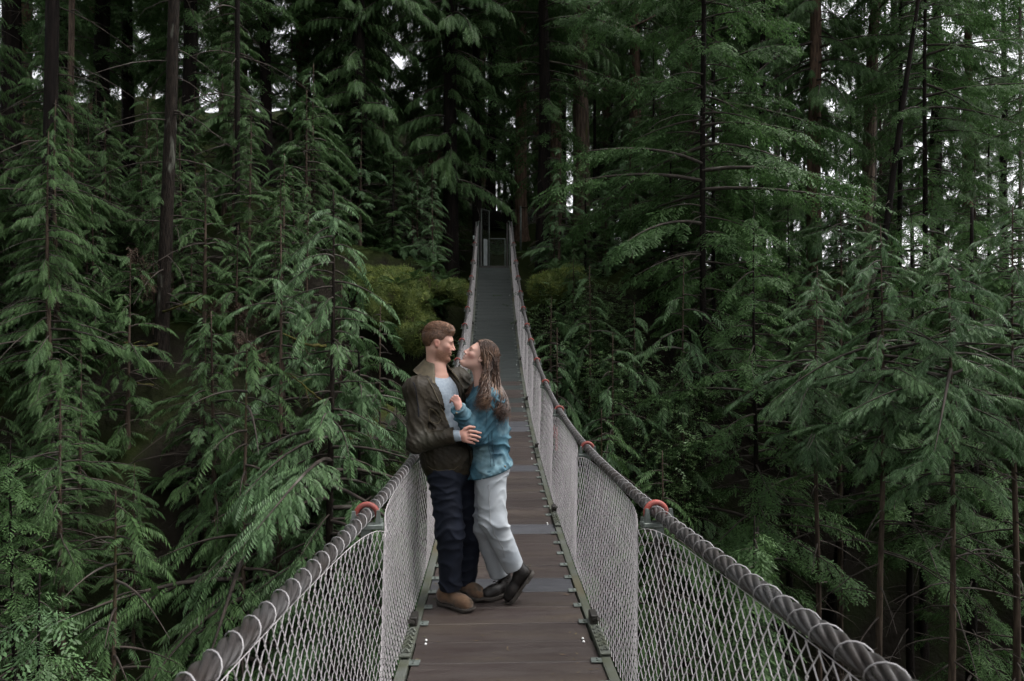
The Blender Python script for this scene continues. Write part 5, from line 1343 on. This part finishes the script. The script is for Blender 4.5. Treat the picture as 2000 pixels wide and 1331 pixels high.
undergrowth(20, -11, -4, 10.5, 16, {'c5': 'low cedar sapling', 'c1': 'slim cedar sapling'}, 'saplings low on the left slope', 9, ['c5', 'c1'], .7, 1.3)
undergrowth(22, -10.5, -4.6, 12.5, 17.5, {'c5': 'leafy cedar sapling', 'c1': 'thin cedar sapling'}, 'saplings in the middle of the left slope', 12, ['c5', 'c5', 'c1'], .9, 1.5)
undergrowth(9, -4.8, -2.0, 18.8, 22, {'c5': 'bushy cedar sapling', 'h0': 'soft hemlock sapling'}, 'saplings behind the mossy mound', 13, ['c5', 'c5', 'h0'], .7, 1.1)
undergrowth(30, 1.8, 9, 15, 24, {'c5': 'small cedar sapling', 'c1': 'slender cedar sapling', 'h0': 'feathery hemlock sapling'}, 'saplings on the right bank', 2, ['c5', 'c5', 'c1', 'h0'], .7, 1.4)
undergrowth(26, -12, 12, 23.5, 34, {'c5': 'shaded cedar sapling', 'h0': 'shaded hemlock sapling', 'c2': 'shaded dense cedar sapling'}, 'saplings behind the gate', 3, ['c5', 'h0', 'c2'], .8, 1.6, lambda x, y: not (-1.2 < x < 4.5 and y < 30))
for i, (x, y) in enumerate([(-9, 3), (10, 2), (-8, -6), (9, -7), (-7, 0), (-10, -2), (8.5, -2), (16, 3), (-16, 4), (14, 0)]):  # unseen trees added beside the bridge to shade the lower gorge
    key = ['c4', 'c3', 'h1', 'c4'][i % 4]; zb = float(ground_z(x, y)) - .2; root = empty('conifer_tree', (x, y, zb)); root.rotation_euler = (0, 0, i * 1.3)
    tr, li, cr, H = PROTO[key]; share('trunk', tr, root); share('limbs', li, root)['kind'] = 'stuff'; share('crown', cr, root)['kind'] = 'stuff'
    tag(root, 'tall conifer out of view beside the bridge, added to shade the gorge', 'tree', 'added shade trees')

# brown dead spray hanging from the thin dark trunk
def dead_spray(px0, pts, n, seed):
    rng = random.Random(seed); cr = Crown('hemlock'); A = np.array([P(*q) for q in pts]); root = TR[px0]
    for k in range(n):
        t = rng.uniform(0, len(A) - 1.001); j = int(t); p = A[j] * (1 - t + j) + A[j + 1] * (t - j)
        cr.put(p + np.array([rng.gauss(0, .07), rng.gauss(0, .1), rng.gauss(0, .05)]), (rng.uniform(-.6, .6), rng.uniform(-.6, .6), -rng.uniform(.3, 1)), np.array([0.1, 0.2, 1.]), rng.uniform(.2, .38), rng)
    V, F = cr.mesh(); o = mesh_obj('dead_spray', V, F, M['dead_spray']); o['kind'] = 'stuff'; o.parent = root
    o.matrix_parent_inverse = (Matrix.Translation(root.location) @ root.rotation_euler.to_matrix().to_4x4() @ Matrix.Diagonal((*root.scale, 1))).inverted()
dead_spray(462, [(425, 585, 14.5), (455, 595, 14.4), (480, 600, 14.3), (505, 612, 14.2)], 45, 1)
dead_spray(462, [(470, 640, 13.6), (490, 660, 13.5), (520, 690, 13.4)], 28, 2)
dead_spray(314, [(255, 490, 13.0), (270, 485, 13.0), (290, 560, 13.2)], 24, 3)

# broken snag
mb = MB(); b = P(474, 640, 20.0); t_ = P(474, 262, 20.0); zs = np.linspace(float(ground_z(b[0], 20.0)) - .2, t_[2], 14)
snag = empty('dead_snag', (b[0], 20.0, zs[0])); tag(snag, 'pale broken-topped dead snag behind the thin dark trunk', 'dead tree')
V, F = tube_arr(np.stack([.02 * np.sin(zs), .02 * np.cos(zs * 1.3), zs - zs[0]], 1), np.linspace(.14, .105, 14), 14, True); V[14 * 13:14 * 14, 2] += np.array([.0, .12, .2, .05, -.1, .08, .25, .1, -.05, .15, .3, .1, -.08, .0]); 
mesh_obj('trunk', V, F, M['grey_bark'], snag, True)
for k in range(9):
    z = _r.uniform(3, zs[-1] - zs[0] - .5); a = _r.uniform(0, 6.28); L = _r.uniform(.2, .7); mb = MB(); mb.tube([(0, 0, z), (math.cos(a) * L * .5, math.sin(a) * L * .5, z - .03), (math.cos(a) * L, math.sin(a) * L, z - .15)], [.016, .011, .004], 5); mb.build('branch', M['grey_bark'], snag, True)

# single mossy branches on two near trunks
def mossy(px0, pts, r, mt='moss_branch'):
    root = TR[px0]; mb = MB(); A = np.array([P(*q) for q in pts]); t = np.linspace(0, len(A) - 1, 14)
    X = np.stack([np.interp(t, np.arange(len(A)), A[:, k]) for k in range(3)], 1); 
    for _ in range(3): X[1:-1] = .5 * X[1:-1] + .25 * (X[:-2] + X[2:])
    X += np.array([[_r.uniform(-.012, .012) for _ in range(3)] for _ in t])
    mb.tube(X, r * (1 - .75 * np.linspace(0, 1, 14)) * np.array([_r.uniform(.8, 1.3) for _ in range(14)]), 6)
    for k in range(5):
        e = X[6 + k] + np.array([_r.uniform(-.25, .25), _r.uniform(-.3, .3), _r.uniform(-.3, .15)]); mb.tube([X[6 + k], (X[6 + k] + e) / 2 + np.array([0, 0, .03]), e], [r * .35, r * .25, .002], 4)
    o = mb.build('branch', M[mt], None, True); o.parent = root
    mw = Matrix.Translation(root.location) @ root.rotation_euler.to_matrix().to_4x4() @ Matrix.Diagonal((*root.scale, 1))
    o.matrix_parent_inverse = mw.inverted()
mossy(314, [(308, 672, 13.9), (285, 680, 13.4), (262, 676, 13.0), (243, 668, 12.6)], .035)
mossy(314, [(308, 752, 13.9), (275, 752, 13.2), (250, 742, 12.7), (228, 728, 12.3)], .028)
mossy(314, [(303, 948, 13.9), (265, 953, 13.4), (225, 952, 13.0), (185, 950, 12.7)], .030)
mossy(314, [(300, 1005, 13.9), (280, 1012, 13.5), (262, 1008, 13.2), (225, 995, 12.7)], .030)
mossy(314, [(298, 1130, 13.9), (260, 1135, 13.4), (215, 1142, 13.0), (190, 1150, 12.7)], .034)
mossy(314, [(318, 610, 13.9), (345, 600, 13.5), (375, 592, 13.2), (400, 575, 12.9)], .026)
mossy(648, [(636, 676, 10.5), (600, 675, 10.2), (575, 662, 10.0), (552, 650, 9.8)], .028)
mossy(648, [(636, 790, 10.5), (610, 768, 10.2), (590, 750, 10.0), (566, 730, 9.8)], .020)
mossy(1134, [(1146, 10, 24.4), (1170, 48, 23.8), (1215, 60, 23.2), (1262, 42, 22.8), (1280, 30, 22.6)], .075, 'brown_bark')
mossy(1019, [(1030, 140, 26.8), (1010, 142, 26.0), (995, 138, 25.6), (980, 132, 25.2)], .06, 'brown_bark')
# shrubs on the right bank and ferns
def shrub(px, py, Y, r, n, label, seed, size=.20):
    rng = random.Random(seed); c0 = P(px, py, Y); zb = float(ground_z(c0[0], Y)); root = empty('huckleberry_shrub', (c0[0], Y, min(zb, c0[2] - r * .4)))
    o0 = np.array(root.location); cr = Crown('shrub'); st = MB(); ctr = c0 - o0
    for k in range(26):
        a = rng.uniform(0, 6.28); e = ctr + np.array([math.cos(a) * r * rng.uniform(.3, 1.05), math.sin(a) * r * rng.uniform(.3, .9), r * rng.uniform(-.5, .55)]); mid = np.array([e[0] * .35, e[1] * .35, max(.1, e[2] * .75)])
        t = np.linspace(0, 1, 9)[:, None]; X = (1 - t) ** 2 * 0 + 2 * t * (1 - t) * mid + t * t * e; st.tube(X, .012 * (1 - .85 * t[:, 0]), 4, False)
        for q in range(n // 26):
            tt = rng.uniform(.45, 1.0); p = 2 * tt * (1 - tt) * mid + tt * tt * e + np.array([rng.gauss(0, .18 * r), rng.gauss(0, .18 * r), rng.gauss(0, .10 * r)])
            cr.put(p, (rng.uniform(-1, 1), rng.uniform(-1, 1), rng.uniform(-.5, .2)), np.array([rng.uniform(-.4, .4), rng.uniform(-.4, .4), 1.]), size * rng.uniform(.7, 1.3), rng)
    st.build('stems', M['dark_bark'], root, True)['kind'] = 'stuff'
    V, F = cr.mesh(); o = mesh_obj('foliage', V, F, M['shrub_leaf'], root); o['kind'] = 'stuff'
    tag(root, label, 'shrub')
shrub(1100, 600, 16.8, 1.15, 1500, 'small-leaved shrub next to the bridge on the right bank', 1)
shrub(1210, 690, 15.2, 1.25, 1800, 'widest small-leaved shrub in the middle of the right bank', 2)
shrub(1180, 560, 17.8, 1.2, 1400, 'upper small-leaved shrub on the right bank, under the furrowed trunk', 3)
shrub(1280, 790, 13.8, 1.1, 1400, 'lower shaded small-leaved shrub on the right bank', 4)
shrub(1330, 700, 14.6, .9, 1000, 'small-leaved shrub at the right end of the bank, under the arching cedar', 5)
shrub(800, 770, 14.2, .75, 700, 'leafy shrub on the rock face left of the man', 6)
shrub(770, 880, 13.4, .7, 600, 'leafy shrub low on the rock face, above the left handrail', 7)
shrub(880, 660, 16.4, .55, 500, 'leafy shrub between the mossy mound and the left handrail', 8)
FERN = {}
def fern(px, py, Y, s, seed, label, z=None):
    rng = random.Random(seed); cr = Crown('fern')
    for k in range(13):
        a = k * 6.283 / 13 + rng.uniform(-.2, .2); cr.put(np.zeros(3), (math.cos(a), math.sin(a), .45 + rng.uniform(-.15, .35)), np.array([0, 0, 1.]), rng.uniform(.75, 1.1) * s, rng)
    V, F = cr.mesh(); p = P(px, py, Y); p[2] = min(p[2], float(ground_z(p[0], Y)) + .15) if Y < 15.5 else p[2]; o = mesh_obj('sword_fern', V, F, M['fern']); o.location = p; tag(o, label, 'fern'); 
fern(868, 548, 17.6, .55, 1, 'fern on the mossy mound nearest the left handrail')
fern(808, 545, 17.2, .5, 2, 'fern in the middle of the left mossy mound')
fern(972, 500, 23.9, .8, 3, 'fern seen through the low gate door')
fern(835, 525, 18.2, .6, 11, 'fern on the crest of the left mossy mound')
fern(775, 560, 17.0, .6, 12, 'fern on the left flank of the mossy mound')
fern(850, 600, 17.0, .5, 13, 'fern low on the mossy mound, above the man')
fern(1085, 525, 18.6, .55, 14, 'fern on the mossy patch right of the bridge end')
for k_, (px_, py_, Y_, s_, lab_) in enumerate([(740, 500, 19.5, .7, 'fern behind the left mossy mound'), (770, 490, 20.2, .7, 'fern higher behind the left mossy mound'), (700, 560, 18.0, .7, 'fern left of the mossy mound'),
        (820, 720, 15.0, .55, 'fern on the rock face beside the head of the man'), (770, 800, 14.2, .6, 'fern on the rock face beside the shoulder of the man'), (400, 640, 14.6, .8, 'fern on the slope right of the lichen-spotted trunk'), (220, 690, 14.0, .8, 'fern on the slope left of the lichen-spotted trunk'),
        (330, 780, 12.6, .8, 'fern below the mossy branches of the lichen-spotted trunk'), (440, 800, 12.0, .8, 'fern low between the thin dark trunk and the bright young cedar'), (150, 640, 14.5, .8, 'fern by the slim brown trunk at left')]):
    fern(px_, py_, Y_, s_, 40 + k_, lab_)
fern(962, 488, 24.6, .7, 4, 'fern behind the gate, above the one seen through the door')
fern(990, 450, 26.5, .7, 5, 'dark fern under the fallen log behind the gate')
fern(1040, 500, 21.0, .6, 6, 'fern beside the right handrail at the far end')
fern(835, 640, 16.4, .45, 7, 'fern low on the rock face above the man')
fern(300, 1190, 11.6, .7, 8, 'fern below the boulder at lower left')
# fallen log behind the gate
mb = MB(); mb.tube([P(925, 432, 28), P(960, 430, 28.2), P(1000, 436, 28.4), P(1030, 440, 28.6)], [.42, .40, .38, .36], 14); lo_ = mb.build('fallen_log', M['dark_bark'], None, True); tag(lo_, 'dark fallen log lying behind the gate', 'log')
# chain-link fence right of the gate
fe = empty('chain_link_fence', P(1017, 470, 24.2)); tag(fe, 'sagging chain-link fence right of the gate, before the cedar trunks', 'fence'); fo = np.array(fe.location)
def fpiece(name, pts, r, mt='steel'):
    mb = MB(); mb.tube([np.asarray(p) - fo for p in pts], r, 8); return mb.build(name, M[mt], fe, True)
fpiece('post', [P(1017, 490, 24.2), P(1017, 403, 24.2)], .035); fpiece('post', [P(1106, 480, 23.8), P(1106, 416, 23.8)], .028, 'dark_steel')
fpiece('top_rail', [P(1017, 405, 24.2), P(1060, 410, 24.0), P(1106, 417, 23.8)], .022, 'brown_bark'); fpiece('bottom_rail', [P(1030, 487, 24.2), P(1070, 474, 24.0), P(1108, 459, 23.8)], .022)
mb = MB(); a = P(1030, 408, 24.18) - fo; bb = P(1060, 412, 24.05) - fo; chain_panel(mb, a - np.array([0, 0, .52]), nrm(bb - a), (0, 0, 1), .60, .52, .055, .004); mb.build('wire_mesh', M['steel'], fe)
mb = MB(); a = P(1036, 512, 24.1) - fo; bb = P(1105, 480, 23.7) - fo; chain_panel(mb, a, nrm(bb - a), (0, 0, 1), 1.3, .45, .055, .004); mb.build('wire_mesh', M['steel'], fe)

# litter of needles and leaf scraps on the planks
r_ = np.random.default_rng(4); n = 420; yy = 3.0 + 16 * r_.random(n) ** 1.6; xx = r_.uniform(-.47, .47, n); xx = np.where(r_.random(n) < .5, np.sign(xx) * (.47 - .12 * r_.random(n) ** 2), xx)
a = r_.uniform(0, 6.28, n); L = r_.uniform(.006, .022, n); wd = r_.uniform(.0015, .005, n); zz = deck_z(yy) + .004 + r_.uniform(0, .002, n)
c = np.stack([xx, yy, zz], 1); u = np.stack([np.cos(a), np.sin(a), 0 * a], 1); v = np.stack([-np.sin(a), np.cos(a), .15 + 0 * a], 1)
V = np.stack([c - u * L[:, None], c + v * wd[:, None], c + u * L[:, None], c - v * wd[:, None] * .6], 1).reshape(-1, 3)
M['litter'] = mat('dry_needle_litter', (.14, .085, .045), .9, c2=(.06, .07, .025), nscale=3, isl=.5)
o = mesh_obj('needle_litter', V, np.arange(len(V)).reshape(-1, 4), M['litter']); tag(o, 'scattered needles and leaf scraps on the bridge planks', kind='stuff')
